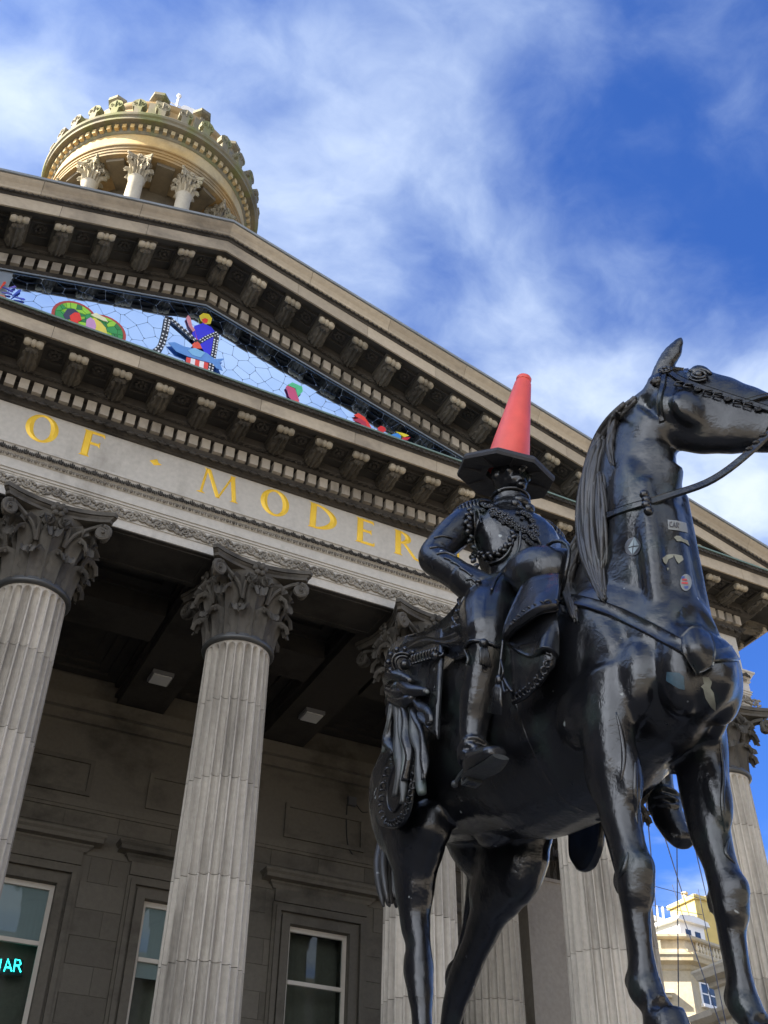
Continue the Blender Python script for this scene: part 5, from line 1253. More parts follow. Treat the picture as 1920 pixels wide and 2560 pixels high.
def emboss(name,pts,parent,r=.011,pitch=.028,seed=1,mat=None):
    """low relief scrolls and leaves along a border"""
    rg=np.random.default_rng(seed); mb=MB(); C_=catmull(pts,60); L_=0; last=-1
    for i in range(1,60):
        L_+=(C_[i]-C_[i-1]).length
        if L_-last>pitch:
            last=L_; t=(C_[i]-C_[i-1]).normalized(); n_=(CAMLOC-C_[i]).normalized(); s_=t.cross(n_).normalized()
            sg=1 if rg.random()<.5 else -1
            mb.tube([C_[i]+t*r*1.1*math.cos(a)+s_*sg*r*1.1*math.sin(a)+n_*.002 for a in np.linspace(0,4.6,8)],r*.38,5)
            mb.ball(tuple(C_[i]+s_*sg*r*.9+n_*.002),(r*.5,r*.5,r*.5),6,5)
    return mb.build(name,mat or M_BRZ2,parent,True)
# ---- saddle cloth, right side -------------------------------------
sb_=MB(); loft(sb_,[(0,-8.28,2.50,.22,.22),(0,-8.42,2.48,.36,.33),(0,-8.7,2.46,.405,.385),(0,-9.0,2.45,.41,.40),(0,-9.25,2.47,.38,.37),(0,-9.38,2.50,.28,.28)],20); ell(sb_,(0,-8.62,2.84),(.20,.14,.10)); ell(sb_,(0,-9.30,2.82),(.14,.10,.10))
sd_=place('saddle',fuse(sb_,.014,5),statue); sd_.data.materials.append(M_BRZ2)
# rear panel with pointed corner
rp,_,_=sheet('saddle_cloth_rear',[
  [px(1118,1555,-.36),px(1112,1640,-.42),px(1106,1740,-.445),px(1100,1850,-.45)],
  [px(1070,1575,-.36),px(1070,1650,-.42),px(1066,1740,-.45),px(1080,1835,-.46)],
  [px(1015,1590,-.35),px(1010,1650,-.41),px(1010,1740,-.45),px(1050,1800,-.46)],
  [px(975,1630,-.33),px(965,1680,-.38),px(968,1740,-.43),px(1020,1775,-.45)]],.022,wave=lambda u,v:.010*math.sin(v*9+u*2))
mb=MB()
c0=px(1012,1662,-.46); nrm=(CAMLOC-c0).normalized(); tx=Vector((0,-1,.25)).normalized(); tx=(tx-nrm*tx.dot(nrm)).normalized(); ty=nrm.cross(tx)
for rr,wd in ((.062,.009),(.045,.008)): mb.tube([c0+tx*rr*math.cos(a)*.85+ty*rr*math.sin(a)*1.1 for a in np.linspace(0,2*math.pi,25)],wd,6)
mb.ball(tuple(c0),(.026,.026,.026),10,8)
for k in range(12):
    a=k*math.pi/6; q=c0+tx*.072*math.cos(a)+ty*.085*math.sin(a); mb.ball(tuple(q),(.014,.014,.014),7,5)
for k in range(9):
    q=c0+(px(1092,1638,-.46)-c0)*(.28+.09*k); 
    for s_ in (-1,1): mb.tube([q+ty*s_*(.008+.014*math.sin(t))+tx*.013*t for t in np.linspace(-1,2.2,6)],.007,5)
mb.ball(tuple(px(1090,1640,-.455)),(.028,.028,.028),8,6)
mb.build('embroidered_medallion',M_BRZ2,rp,True)
# teardrop corner hanging over the thigh
xt=-.445
td,G_,N_=sheet('saddle_cloth_corner',[
  [px(1020,1800,xt),px(1002,1850,xt),px(972,1900,xt),px(948,1980,xt+.02),px(943,2035,xt+.03),px(955,2066,xt+.03)],
  [px(1025,1810,xt-.01),px(1010,1870,xt-.01),px(985,1930,xt-.01),px(966,1990,xt),px(962,2040,xt+.01),px(967,2070,xt+.02)],
  [px(1034,1815,xt-.01),px(1028,1880,xt-.015),px(1010,1940,xt-.01),px(998,2000,xt),px(992,2045,xt+.01),px(985,2072,xt+.02)],
  [px(1045,1815,xt),px(1046,1880,xt),px(1040,1945,xt),px(1030,2005,xt),px(1018,2045,xt+.01),px(1000,2070,xt+.02)]],.022)
emboss('corner_border',[px(1000,1860,xt-.02),px(964,1940,xt-.02),px(953,2010,xt-.005),px(962,2050,xt-.002),px(985,2058,xt-.002),px(1012,2030,xt-.012),px(1032,1960,xt-.02),px(1040,1890,xt-.02)],td,.012,.026,4)
mb=MB(); mb.tube(catmull([px(1004,1880,xt-.02),px(975,1945,xt-.02),px(968,2000,xt-.01),px(980,2030,xt-.008),px(1000,2005,xt-.015),px(1018,1950,xt-.02),px(1022,1895,xt-.02)],30),.006,6); mb.build('corner_piping',M_BRZ2,td,True)
# knotted sash and its falling ends
kn=MB()
for k,(a,b,c_) in enumerate((((966,1705),(985,1688),(1030,1705)),((968,1725),(1000,1735),(1045,1722)),((975,1745),(1010,1755),(1050,1735)),((990,1700),(1020,1725),(1070,1730)))):
    kn.tube(catmull([px(*a,-.47),px(*b,-.50),px(*c_,-.47)],14),[.018+.014*math.sin(math.pi*i/13) for i in range(14)],8)
kn.ball(tuple(px(1000,1725,-.475)),(.05,.06,.045),12,8)
knot=kn.build('sash_knot',M_BRZ2,statue,True)
rg=np.random.default_rng(5)
for k,(pts,w0) in enumerate(((((985,1750),(975,1800),(972,1850),(985,1885)),.030),(((995,1755),(992,1820),(998,1900),(990,1990)),.026),(((1005,1750),(1015,1810),(1022,1880),(1014,1950)),.028),(((1015,1750),(1035,1790),(1042,1850),(1048,1900),(1056,1985)),.030),(((1020,1740),(1055,1765),(1075,1790),(1072,1812)),.024),(((1000,1760),(1008,1850),(1012,1920),(1005,2010)),.018),(((1030,1760),(1050,1820),(1062,1890),(1060,1950)),.020),(((980,1760),(966,1830),(960,1880)),.016))):
    C_=catmull([px(a,b,-.475-.012*(k%3)) for a,b in pts],22); mb=MB()
    mb.tube([q+Vector((0,.006*math.sin(i*.6+k),0)) for i,q in enumerate(C_)],[(w0*(.85+.25*math.sin(i*.55+k))*(1-.5*max(0,(i-17)/5)),w0*.42) for i in range(22)],10,upv=(-.6,-.75+.35*math.sin(k*2.1),.2))
    mb.tube([q+Vector((-.006,.006*math.sin(i*.6+k)+w0*.35,0)) for i,q in enumerate(C_)],[w0*.32]*22,6)
    mb.build('sash_end',M_BRZG if k%2 else M_BRZ2,knot,True)
# front panel with rounded corner, and its border
xf=-.405
fp,_,_=sheet('saddle_cloth_front',[
  [px(1278,1620,xf),px(1282,1670,xf-.01),px(1284,1720,xf-.015),px(1282,1762,xf-.015)],
  [px(1312,1610,xf-.02),px(1318,1665,xf-.02),px(1316,1710,xf-.02),px(1310,1748,xf-.018)],
  [px(1350,1605,xf-.015),px(1356,1650,xf-.02),px(1352,1690,xf-.015),px(1342,1722,xf-.012)],
  [px(1386,1600,xf+.02),px(1388,1630,xf+.01),px(1384,1660,xf),px(1372,1688,xf)]],.022)
emboss('front_border',[px(1292,1742,xf-.032),px(1322,1722,xf-.034),px(1352,1690,xf-.032),px(1370,1652,xf-.02),px(1374,1620,xf-.01)],fp,.013,.026,7)
sheet('saddle_cloth_fold',[
  [px(1392,1480,-.33),px(1396,1560,-.36),px(1392,1640,-.37),px(1390,1652,-.38)],
  [px(1355,1500,-.37),px(1366,1570,-.40),px(1362,1612,-.43),px(1360,1628,-.44)],
  [px(1320,1520,-.39),px(1330,1580,-.41),px(1320,1622,-.43),px(1318,1640,-.45)],
  [px(1285,1550,-.39),px(1288,1590,-.40),px(1276,1612,-.41),px(1270,1618,-.42)]],.020,wave=lambda u,v:.016*math.sin(v*7.5)*u)
# fur-edged holster flap and the rolled cloak above it
hf,_,_=sheet('holster_flap',[
  [px(1400,1440,-.26),px(1402,1470,-.31),px(1399,1500,-.35),px(1396,1520,-.38)],
  [px(1370,1440,-.29),px(1366,1480,-.36),px(1352,1515,-.42),px(1345,1530,-.45)],
  [px(1335,1448,-.31),px(1325,1495,-.38),px(1305,1545,-.44),px(1298,1562,-.47)],
  [px(1310,1470,-.32),px(1296,1510,-.37),px(1272,1570,-.43),px(1262,1600,-.45)]],.026,wave=lambda u,v:.012*math.sin(u*3.0))
emboss('flap_border',[px(1388,1506,-.395),px(1350,1512,-.44),px(1306,1536,-.465),px(1275,1575,-.465)],hf,.012,.026,9)
sheet('flap_lining',[[px(1396,1522,-.37),px(1390,1540,-.33)],[px(1345,1532,-.43),px(1346,1560,-.35)],[px(1298,1564,-.455),px(1306,1590,-.36)],[px(1262,1602,-.435),px(1276,1615,-.37)]],.016)
clk=MB()
loft(clk,[(*px(1298,1470,-.22),.06,.06),(*px(1308,1448,-.22),.10,.125),(*px(1340,1434,-.21),.115,.135),(*px(1380,1428,-.18),.11,.125),(*px(1415,1418,-.13),.085,.095),(*px(1440,1412,-.08),.05,.05)],16,(0,0,1))
cl=place('rolled_cloak',fuse(clk,.010,6),statue); cl.data.materials.append(M_BRZ2)
mb=MB(); 
for a in (.35,.75): 
    q=px(1300+110*a,1446-28*a,-.205); mb.tube([q+Vector((.0,.125*math.cos(t),.138*math.sin(t)))*1.0+Vector((.01*math.sin(3*t),0,0)) for t in np.linspace(0,2*math.pi,25)],.009,6)
mb.build('cloak_strap',M_BRZ2,cl,True)
# left side corner of the saddle cloth hanging below the belly
sheet('saddle_cloth_corner',[[px(1425,2040,.43),px(1424,2090,.43),px(1426,2140,.43),px(1440,2172,.43)],[px(1450,2040,.44),px(1450,2100,.44),px(1452,2150,.44),px(1455,2180,.44)],[px(1475,2030,.44),px(1480,2090,.44),px(1478,2140,.44),px(1470,2178,.44)],[px(1510,2020,.43),px(1508,2070,.43),px(1502,2120,.43),px(1482,2165,.43)]],.025)
# ---- rider's clothing ---------------------------------------------
def coat(name,curves,wv=.012,f=11): return sheet(name,[[px(a,b,x) for a,b,x in c] for c in curves],.020,wave=lambda u,v:wv*(math.sin(v*f+u*3)+.5*math.sin(v*f*2.3+u*5)),nv=30,parent=rider)
coat('coat_tail',[[(1200,1445,-.33),(1150,1530,-.37),(1085,1580,-.37),(1010,1605,-.34),(965,1655,-.33)],
  [(1216,1470,-.36),(1170,1550,-.40),(1110,1592,-.40),(1040,1608,-.37),(985,1640,-.36)],
  [(1225,1500,-.37),(1185,1575,-.42),(1135,1612,-.42),(1070,1610,-.40),(1005,1640,-.38)],
  [(1228,1530,-.36),(1192,1610,-.42),(1150,1650,-.43),(1110,1640,-.42),(1050,1640,-.40)]],.022,11)
coat('coat_skirt_fold',[[(1188,1480,-.36),(1160,1520,-.40),(1128,1545,-.42)],[(1205,1495,-.40),(1176,1545,-.45),(1140,1572,-.46)],[(1222,1500,-.38),(1195,1560,-.43),(1165,1600,-.43)]],.018,8)
coat('coat_skirt_fold',[[(1200,1450,-.34),(1170,1480,-.38),(1142,1500,-.40)],[(1212,1475,-.38),(1180,1515,-.43),(1150,1535,-.44)],[(1220,1500,-.37),(1190,1545,-.41),(1165,1560,-.42)]],.016,9)
# collar, braid, chain, epaulettes, belt
def on_r(pix,n=40,off=.012):
    Q=catmull([(a,b,0) for a,b in pix],n); return [(lambda h:h[0]+h[1]*off)(hit(q.x,q.y,BVR)) for q in Q]
def smoothpts(P,k=4):
    for _ in range(k): P=[P[0]]+[(P[i-1]+P[i]*2+P[i+1])/4 for i in range(1,len(P)-1)]+[P[-1]]
    return P
def braid(name,pix,r,parent=rider,n=60,off=.014):
    P=smoothpts(on_r(pix,n,off)); mb=MB(); d=0;last=-1;k=0
    for i in range(1,n):
        d+=(P[i]-P[i-1]).length
        if d-last>r*.85:
            last=d;k+=1; t=(P[min(i+1,n-1)]-P[i-1]).normalized(); nn=(CAMLOC-P[i]).normalized(); s_=t.cross(nn).normalized()*(1 if k%2 else -1)
            a=(t*.8+s_*.6).normalized(); q=P[i]+s_*r*.35
            mb.tube([q-a*r*1.05,q-a*r*.5,q,q+a*r*.5,q+a*r*1.05],[r*.25,r*.62,r*.72,r*.62,r*.25],7)
    return tag(mb.build(name,M_BRZ2,parent,True),kind='stuff')
braid('aiguillette_braid',[(1178,1278),(1166,1300),(1168,1340),(1182,1372),(1205,1388),(1235,1390),(1262,1376),(1278,1355),(1284,1335)],.019)
def cord(name,pix,r,mat=None,off=.010,parent=rider,n=40):
    mb=MB(); mb.tube(smoothpts(on_r(pix,n,off)),r,7); return mb.build(name,mat or M_BRZ2,parent,True)
cord('aiguillette_cord',[(1182,1276),(1184,1310),(1188,1350),(1204,1390),(1230,1410),(1258,1400),(1276,1375),(1286,1340)],.007)
cord('aiguillette_cord',[(1192,1276),(1200,1295),(1206,1310)],.006)
def rosette(mb,p,n_,r):
    n_=n_.normalized(); a=n_.orthogonal().normalized(); b=n_.cross(a)
    for k in range(7):
        t=k*2*math.pi/7; q=p+a*r*.62*math.cos(t)+b*r*.62*math.sin(t); mb.ball(tuple(q),(r*.36,)*3,7,5)
    mb.ball(tuple(p+n_*r*.2),(r*.4,)*3,8,6); mb.tube([p+a*r*math.cos(t)+b*r*math.sin(t) for t in np.linspace(0,2*math.pi,15)],r*.14,5)
rg=np.random.default_rng(11)
for nm,pix,n,r in (('chain_of_office',[(1212,1268),(1232,1278),(1252,1290),(1272,1306),(1294,1318),(1316,1332),(1334,1345)],11,.024),('chain_of_office',[(1300,1275),(1318,1292),(1330,1312),(1338,1332)],6,.021)):
    Q=catmull([(a,b,0) for a,b in pix],n); mb=MB()
    for q in Q:
        h=hit(q.x+rg.uniform(-3,3),q.y+rg.uniform(-4,4),BVR); rosette(mb,h[0]+h[1]*.012,h[1],r*rg.uniform(.85,1.2))
        h2=hit(q.x+rg.uniform(-8,8),q.y+rg.uniform(8,15),BVR); rosette(mb,h2[0]+h2[1]*.008,h2[1],r*.55)
    mb.build(nm,M_BRZ2,rider,True)
for s_,(c) in ((-1,Vector((-.215,-8.85,3.565))),(1,Vector((.215,-8.85,3.565)))):
    mb=MB(); M=Matrix.Translation(c)@Matrix.Rotation(s_*R(24),4,'Y'); mb.ball((0,0,0),(.125,.09,.026),16,8,M)
    for k in range(16):
        a=-math.pi/2+s_*0+math.pi*k/15; q=Vector((s_*(.03+.10*math.cos(a)),.085*math.sin(a),-.005)); mb.tube([M@q,M@(q+Vector((s_*.018,0,-.02))),M@(q+Vector((s_*.022,0,-.062)))],.0095,5)
    mb.build('epaulette',M_BRZ2,rider,True)
mb=MB()
loft(mb,[(0,-8.86,3.575,.135,.125),(0,-8.865,3.61,.112,.11),(0,-8.87,3.655,.098,.10),(0,-8.875,3.69,.098,.10)],18,(0,-1,0)); 
mb.tube([(.10*math.cos(a),-8.875+.10*math.sin(a),3.69) for a in np.linspace(0,2*math.pi,25)],.011,6)
mb.build('coat_collar',M_BRZ2,rider,True)
mb=MB(); mb.ball((0,-8.985,3.60),(.055,.03,.035),10,8); mb.ball((-.04,-8.99,3.565),(.035,.02,.03),8,6); mb.ball((.04,-8.99,3.565),(.035,.02,.03),8,6); mb.build('neck_cloth',M_BRZ2,rider,True)
for z,rr in ((3.06,.008),(3.02,.007)):
    mb=MB(); mb.tube([(.215*math.cos(a),-8.955+.178*math.sin(a),z+.03*math.sin(a)) for a in np.linspace(0,2*math.pi,41)],rr,7); mb.build('waist_sash',M_BRZ2,rider,True)
cord('coat_front_edge',[(1300,1330),(1298,1370),(1285,1400),(1262,1425),(1240,1450),(1228,1480)],.007)
cord('coat_front_edge',[(1340,1345),(1352,1372),(1340,1390),(1315,1400),(1290,1412)],.007)
for pix in ([(1085,1345),(1105,1340),(1130,1345)],[(1092,1385),(1115,1382),(1142,1392)],[(1128,1405),(1145,1412),(1160,1425)],[(1150,1420),(1165,1428),(1180,1440)],[(1075,1370),(1100,1368),(1125,1378)],[(1165,1450),(1180,1448),(1195,1462)],[(1112,1395),(1125,1400),(1145,1412)]): cord('sleeve_crease',pix,.008,off=.0)
cord('knee_strap',[(1150,1655),(1170,1612),(1190,1603),(1215,1607),(1245,1618)],.008)
mb=MB(); h=hit(1212,1612,BVR); q=h[0]+h[1]*.02; mb.ball(tuple(q),(.022,.022,.022),8,6)
for k in range(7): a=k-3; mb.tube([q,q+Vector((.006*a,.0,-.04)),q+Vector((.008*a,-.004,-.11))],.006,5)
mb.build('boot_tassel',M_BRZ2,rider,True)
# sword cords and the flat sash tassel by the boot
ct=MB(); ct.tube(catmull([px(1258,1600,-.46),px(1252,1650,-.47),px(1246,1700,-.475)],16),.006,6); ct.tube(catmull([px(1252,1650,-.475),px(1258,1680,-.48),px(1247,1705,-.478)],12),.005,6)
cdo=ct.build('tassel_cord',M_BRZ2,statue,True)
mb=MB()
for k in range(9): 
    t=(k-4)/4; mb.tube([px(1247,1700,-.475),px(1244+8*t,1725,-.48),px(1238+15*t,1785+3*t,-.475)],[.007,.009,.009],5)
mb.ball(tuple(px(1247,1700,-.478)),(.016,.02,.024),8,6); mb.build('sash_tassel',M_BRZ2,cdo,True)
mb=MB(); mb.tube(catmull([px(1258,1692,-.47),px(1270,1715,-.47),px(1280,1730,-.465)],10),[.008]*10,6); mb.tube(catmull([px(1256,1700,-.47),px(1262,1730,-.475),px(1270,1725,-.47)],10),.007,6); mb.build('tassel_loop',M_BRZ2,cdo,True)
# spurs
for s_,dz in ((-1,0),(1,-.05)):
    mb=MB(); mb.tube([(s_*.43,-9.02,1.965+dz),(s_*.43,-8.97,1.955+dz),(s_*.43,-8.93,1.935+dz)],.009,6); mb.ball((s_*.43,-8.93,1.935+dz),(.016,.016,.016),8,6); mb.build('spur',M_BRZG,rider,True,40)
# boot soles
for name_,pts in (('boot_sole',[(-.43,-9.06,1.908),(-.435,-9.13,1.897),(-.44,-9.20,1.885),(-.447,-9.27,1.88),(-.45,-9.325,1.885)]),):
    mb=MB(); mb.tube(catmull(pts,14),[(.038+.020*math.sin(math.pi*min(1,.15+i/15)),.012) for i in range(14)],10,upv=(0,0,1)); mb.box((-.465,-9.095,1.878),(-.397,-9.04,1.905)); mb.build(name_,M_BRZG,rider,True,40)
# ---- tack on the horse ---------------------------------------------
strap('breast_strap',[(1392,1492),(1430,1500),(1480,1512),(1540,1532),(1600,1560),(1660,1592),(1705,1618),(1745,1645)],.052,n=46,bv=BVH_)
strap('breast_strap',[(1775,1640),(1800,1640),(1820,1638),(1834,1634)],.062,n=16,bv=BVH_)
fl,_,_=sheet('breast_drape',[[hit(1702,1610,BVH_)[0]+Vector((-.02,-.03,.0)),hit(1708,1650,BVH_)[0]+Vector((-.03,-.04,0)),hit(1745,1700,BVH_)[0]+Vector((-.02,-.03,0))],[hit(1725,1590,BVH_)[0]+Vector((-.03,-.05,0)),hit(1735,1650,BVH_)[0]+Vector((-.04,-.07,0)),hit(1752,1700,BVH_)[0]+Vector((-.03,-.04,0))],[hit(1748,1590,BVH_)[0]+Vector((-.02,-.04,0)),hit(1762,1640,BVH_)[0]+Vector((-.03,-.05,0)),hit(1760,1690,BVH_)[0]+Vector((-.02,-.04,0))],[hit(1765,1600,BVH_)[0]+Vector((-.01,-.03,0)),hit(1782,1640,BVH_)[0]+Vector((-.02,-.03,0)),hit(1768,1675,BVH_)[0]+Vector((-.01,-.03,0))]],.02)
strap('girth_strap',[(1282,1765),(1310,1850),(1350,1930),(1400,2000),(1450,2030)],.05,n=26,bv=BVH_,th=.006,off=.0)
# reins: over the neck, then free to the bit
BIT=Vector(hd(.58,-.075,-.085)); BITL=Vector(hd(.58,.075,-.085))
W=[hit(q.x,q.y,BVH_) for q in catmull([(1500,1300,0),(1530,1285,0),(1580,1268,0),(1630,1255,0),(1665,1242,0)],20)]
e0=W[-1][0]+W[-1][1]*.004; n0=W[-1][1]
free=catmull([W[-3][0]+W[-3][1]*.004,e0,e0+(BIT-e0)*.33+Vector((0,0,-.075)),e0+(BIT-e0)*.68+Vector((0,0,-.06)),BIT],24)[8:]
nb=Vector((-.7,-.6,.2)).normalized()
strap('rein',None,.034,n=40,world=W[:-1]+[(q,(n0*(1-min(1,i/6))+nb*min(1,i/6)).normalized()) for i,q in enumerate(free)],smooth=4)
mb=MB(); q=hit(1616,1255,BVH_); 
for k in range(4): mb.ball(tuple(q[0]+q[1]*.012+Vector((.006*(k%2),0,.03-.028*k))),(.022,.02,.022),8,6)
mb.build('rein_knot',M_BRZ2,statue,True)
mb=MB()
for f_ in (.62,.70,.78,.86): 
    i=int(f_*(len(free)-1)); mb.ball(tuple(free[i]+Vector((0,0,.016))),(.020,.020,.012),8,6)
mb.build('rein_buckle',M_BRZ2,statue,True,40)
# bridle: cheek chain, headpiece, throat lash, browband, noseband, bit
def hs(u,v,s=-1,off=.01):
    p=Vector(hd(u,s*.5,v)); h=BVH_.ray_cast(p,-HS*s); 
    if h[0] is None: h=BVH_.find_nearest(Vector(hd(u,s*.08,v)))
    return h[0]+HS*s*off,(h[1] if h[1].dot(HS*s)>0 else HS*s)
def hstrap(name,uv,wd,s=-1,n=24): 
    Q=catmull([(a,b,0) for a,b in uv],n); return strap(name,None,wd,world=[hs(q.x,q.y,s,.002) for q in Q],th=.012,smooth=3)
for s in (-1,1):
    hstrap('cheek_strap',[(.0,.07),(.10,.0),(.24,-.035),(.40,-.06),(.56,-.085)],.030,s)
    hstrap('throat_lash',[(.0,.06),(.03,-.04),(.055,-.14),(.085,-.22)],.024,s)
    hstrap('browband',[(.0,.06),(.03,.10),(.05,.135)],.026,s,10)
    hstrap('noseband',[(.40,-.06),(.46,.0),(.50,.045)],.022,s,10)
    mb=MB()
    for k in range(9):
        t=.10+.36*k/8; p,n_=hs(t,-.002-.075*t/.5-.012,s,.012); a=HX; b=n_.cross(a).normalized()
        if k%3==2: rosette(mb,p,n_,.014)
        else:
            P=[p+a*.017*x+b*.012*y for x,y in ((-1,-1),(1,-1),(1,1),(-1,1),(-1,-1))]; mb.tube(P,.0042,5)
    p,n_=hs(.0,.065,s,.014); rosette(mb,p,n_,.030)
    p,n_=hs(.585,-.09,s,.012); mb.tube([p+HX*.04*math.cos(t)+HU*.04*math.sin(t) for t in np.linspace(0,2*math.pi,21)],.008,6)
    tag(mb.build('bridle_chain',M_BRZ2,statue,True),kind='stuff')
    # eye with lids
    p,n_=hs(.165,.045,s,.0); e=MB(); c=p-n_*.012; e.ball(tuple(c),(.022,.022,.022),14,10)
    e.tube([c+HX*.030*math.cos(t)+HU*.020*math.sin(t)+n_*(.015-.006*abs(math.cos(t))) for t in np.linspace(0,2*math.pi,21)],.008,6)
    e.tube([c+HX*.05*math.cos(t)+HU*(.032*math.sin(t))+n_*.010 for t in np.linspace(.3,2.8,12)],.010,6)
    e.tube([c+HX*.045*math.cos(t)+HU*(.036*math.sin(t))+n_*.010 for t in np.linspace(-2.6,-.5,10)],.006,6)
    e.build('eye',M_BRZ,horse,True)
    p,n_=hs(.735,-.045,s,.0); e=MB(); e.tube([p+HX*.022*math.cos(t)+HU*.034*math.sin(t)+n_*.004 for t in np.linspace(0,2*math.pi,17)],.010,6); e.build('nostril',M_BRZ,horse,True)
# ---- mane: bundled locks falling on the right side of the neck ------
rg=np.random.default_rng(21)
def lock(pl_,wpx,nst,r,seed,lift=.02,name='mane_lock'):
    mb=MB(); rg=np.random.default_rng(seed); Cn=catmull([(a,b,0) for a,b in pl_],26); m=len(Cn)
    base=[]; last=None
    for q in Cn:
        h=BVH_.ray_cast(CAMLOC,rdir(q.x,q.y))
        if h[0] is None or (last is not None and abs((h[0]-CAMLOC).length-last)>.35): d=last if last else 4.9
        else: d=(h[0]-CAMLOC).length; last=d
        base.append(d)
    for _ in range(4): base=[base[0]]+[(base[i-1]+2*base[i]+base[i+1])/4 for i in range(1,m-1)]+[base[-1]]
    for k in range(nst):
        o=(k+.5)/nst*2-1; ph=rg.uniform(0,6.28); fr=rg.uniform(.5,1.1); P=[];Rr=[]; s0=rg.uniform(0,.12); s1=rg.uniform(.86,1.0)
        for i in range(m):
            t=s0+(s1-s0)*i/(m-1); f=t*(m-1); a=min(int(f),m-2); u=f-a; q=Cn[a].lerp(Cn[a+1],u); tg=(Cn[min(a+2,m-1)]-Cn[max(a-1,0)]).normalized(); sd=Vector((-tg.y,tg.x,0))
            taper=(1-t**3*.75)*(.55+.45*min(1,t*4))
            q=q+sd*(o*wpx*.5*taper+2.6*math.sin(ph+t*9*fr))
            dd=base[a]*(1-u)+base[a+1]*u-lift*(1.2-o*o*.8)*(.4+.6*math.sin(math.pi*min(1,t*1.1)))-.013*math.sin(ph*3+t*10)
            P.append(CAMLOC+rdir(q.x,q.y)*dd); Rr.append(r*(.55+.45*math.sin(math.pi*min(1,.12+t*.95)))*(1-.55*t**4))
        mb.tube(P,Rr,6)
    return mb.build(name,M_BRZM,horse,True)
lock([(1592,992),(1545,1040),(1500,1098),(1470,1170),(1462,1240),(1462,1320)],26,13,.013,30,.012)
lock([(1515,1085),(1490,1160),(1478,1260),(1482,1360),(1494,1430),(1508,1498)],50,24,.0125,31,.045)
lock([(1500,1110),(1475,1190),(1464,1290),(1470,1380),(1488,1450),(1512,1505)],40,18,.012,33,.055)
lock([(1545,1030),(1532,1075),(1526,1120),(1532,1165)],20,11,.010,34,.018)
lock([(1462,1350),(1440,1400),(1425,1450),(1428,1500),(1440,1555)],40,17,.012,35,.03)
lock([(1455,1330),(1425,1400),(1402,1450),(1405,1490),(1410,1530)],30,13,.011,36,.02)
lock([(1500,1180),(1505,1280),(1508,1380),(1500,1440)],22,11,.010,37,.03)
# forelock and small tuft between the ears
lock([(1650,948),(1640,955),(1628,962)],16,5,.012,38,.01)
# ---- tail ---------------------------------------------------------------
mb=MB(); rg=np.random.default_rng(44)
for k in range(26):
    a=rg.uniform(-1,1); b=rg.uniform(-1,1); e=rg.uniform(.88,1.06)
    mb.tube(catmull([(-.03+.02*a,-7.80+.02*b,2.52),(-.10+.04*a,-7.80+.03*b,2.30),(-.17+.05*a,-7.83+.04*b,2.08),(-.21+.05*a,-7.89+.04*b,1.92),(-.22+.04*a,-7.95+.03*b,1.76+.3*(1-e))],14),[.016,.02,.022,.024,.026,.026,.025,.025,.024,.022,.02,.018,.014,.007],6)
mb.build('tail',M_BRZM,horse,True)
# ---- veins, folds and wear on the legs ------------------------------------
mb=MB()
for pix in ([(1540,1780),(1555,1840),(1560,1900),(1550,1960)],[(1590,1900),(1588,1980),(1594,2060)],[(1800,1850),(1808,1930),(1806,2010),(1812,2080)],[(1500,2110),(1520,2150),(1540,2180)],[(1570,2130),(1560,2170),(1545,2195)],[(1825,2090),(1815,2130),(1840,2160)]):
    mb.tube([(lambda h:h[0]-h[1]*.003)(hit(q.x,q.y,BVH_)) for q in catmull([(a,b,0) for a,b in pix],14)],[.004+.007*math.sin(math.pi*i/13) for i in range(14)],6)
mb.build('leg_vein',M_BRZ,horse,True)
# ---- stickers on the bronze ------------------------------------------------
def decal(name,poly,mat,off=.003,lab=None,n=7):
    """thin patch following the bronze: polygon in picture coordinates, fanned and dropped on the surface"""
    cx=sum(a for a,b in poly)/len(poly); cy=sum(b for a,b in poly)/len(poly); V=[];F=[]; m=len(poly); K=5
    P=lambda a,b:(lambda h:h[0]+h[1]*off)(hit(a,b,BVH_))
    V.append(P(cx,cy))
    for k in range(1,K+1):
        for a,b in poly: V.append(P(cx+(a-cx)*k/K,cy+(b-cy)*k/K))
    for i in range(m): F.append((0,1+i,1+(i+1)%m))
    for k in range(K-1):
        for i in range(m): F.append((1+k*m+i,1+(k+1)*m+i,1+(k+1)*m+(i+1)%m,1+k*m+(i+1)%m))
    nV=len(V); V2=[v-(v-CAMLOC).normalized()*-.004 for v in V]; F2=[tuple(x+nV for x in f[::-1]) for f in F]
    S=[(1+(K-1)*m+i,1+(K-1)*m+(i+1)%m,nV+1+(K-1)*m+(i+1)%m,nV+1+(K-1)*m+i) for i in range(m)]
    mb=MB(); mb.add(V+V2,F+F2+S); o=mb.build(name,mat,statue,True,60)
    if lab: o['label']=lab
    return o
def dens(poly,k=4): 
    o=[]
    for i in range(len(poly)):
        a=poly[i];b=poly[(i+1)%len(poly)]
        for j in range(k): o.append((a[0]+(b[0]-a[0])*j/k,a[1]+(b[1]-a[1])*j/k))
    return o
def circ(cx,cy,rx,ry,n=24,rot=0): return [(cx+rx*math.cos(2*math.pi*k/n)*math.cos(rot)-ry*math.sin(2*math.pi*k/n)*math.sin(rot),cy+rx*math.cos(2*math.pi*k/n)*math.sin(rot)+ry*math.sin(2*math.pi*k/n)*math.cos(rot)) for k in range(n)]
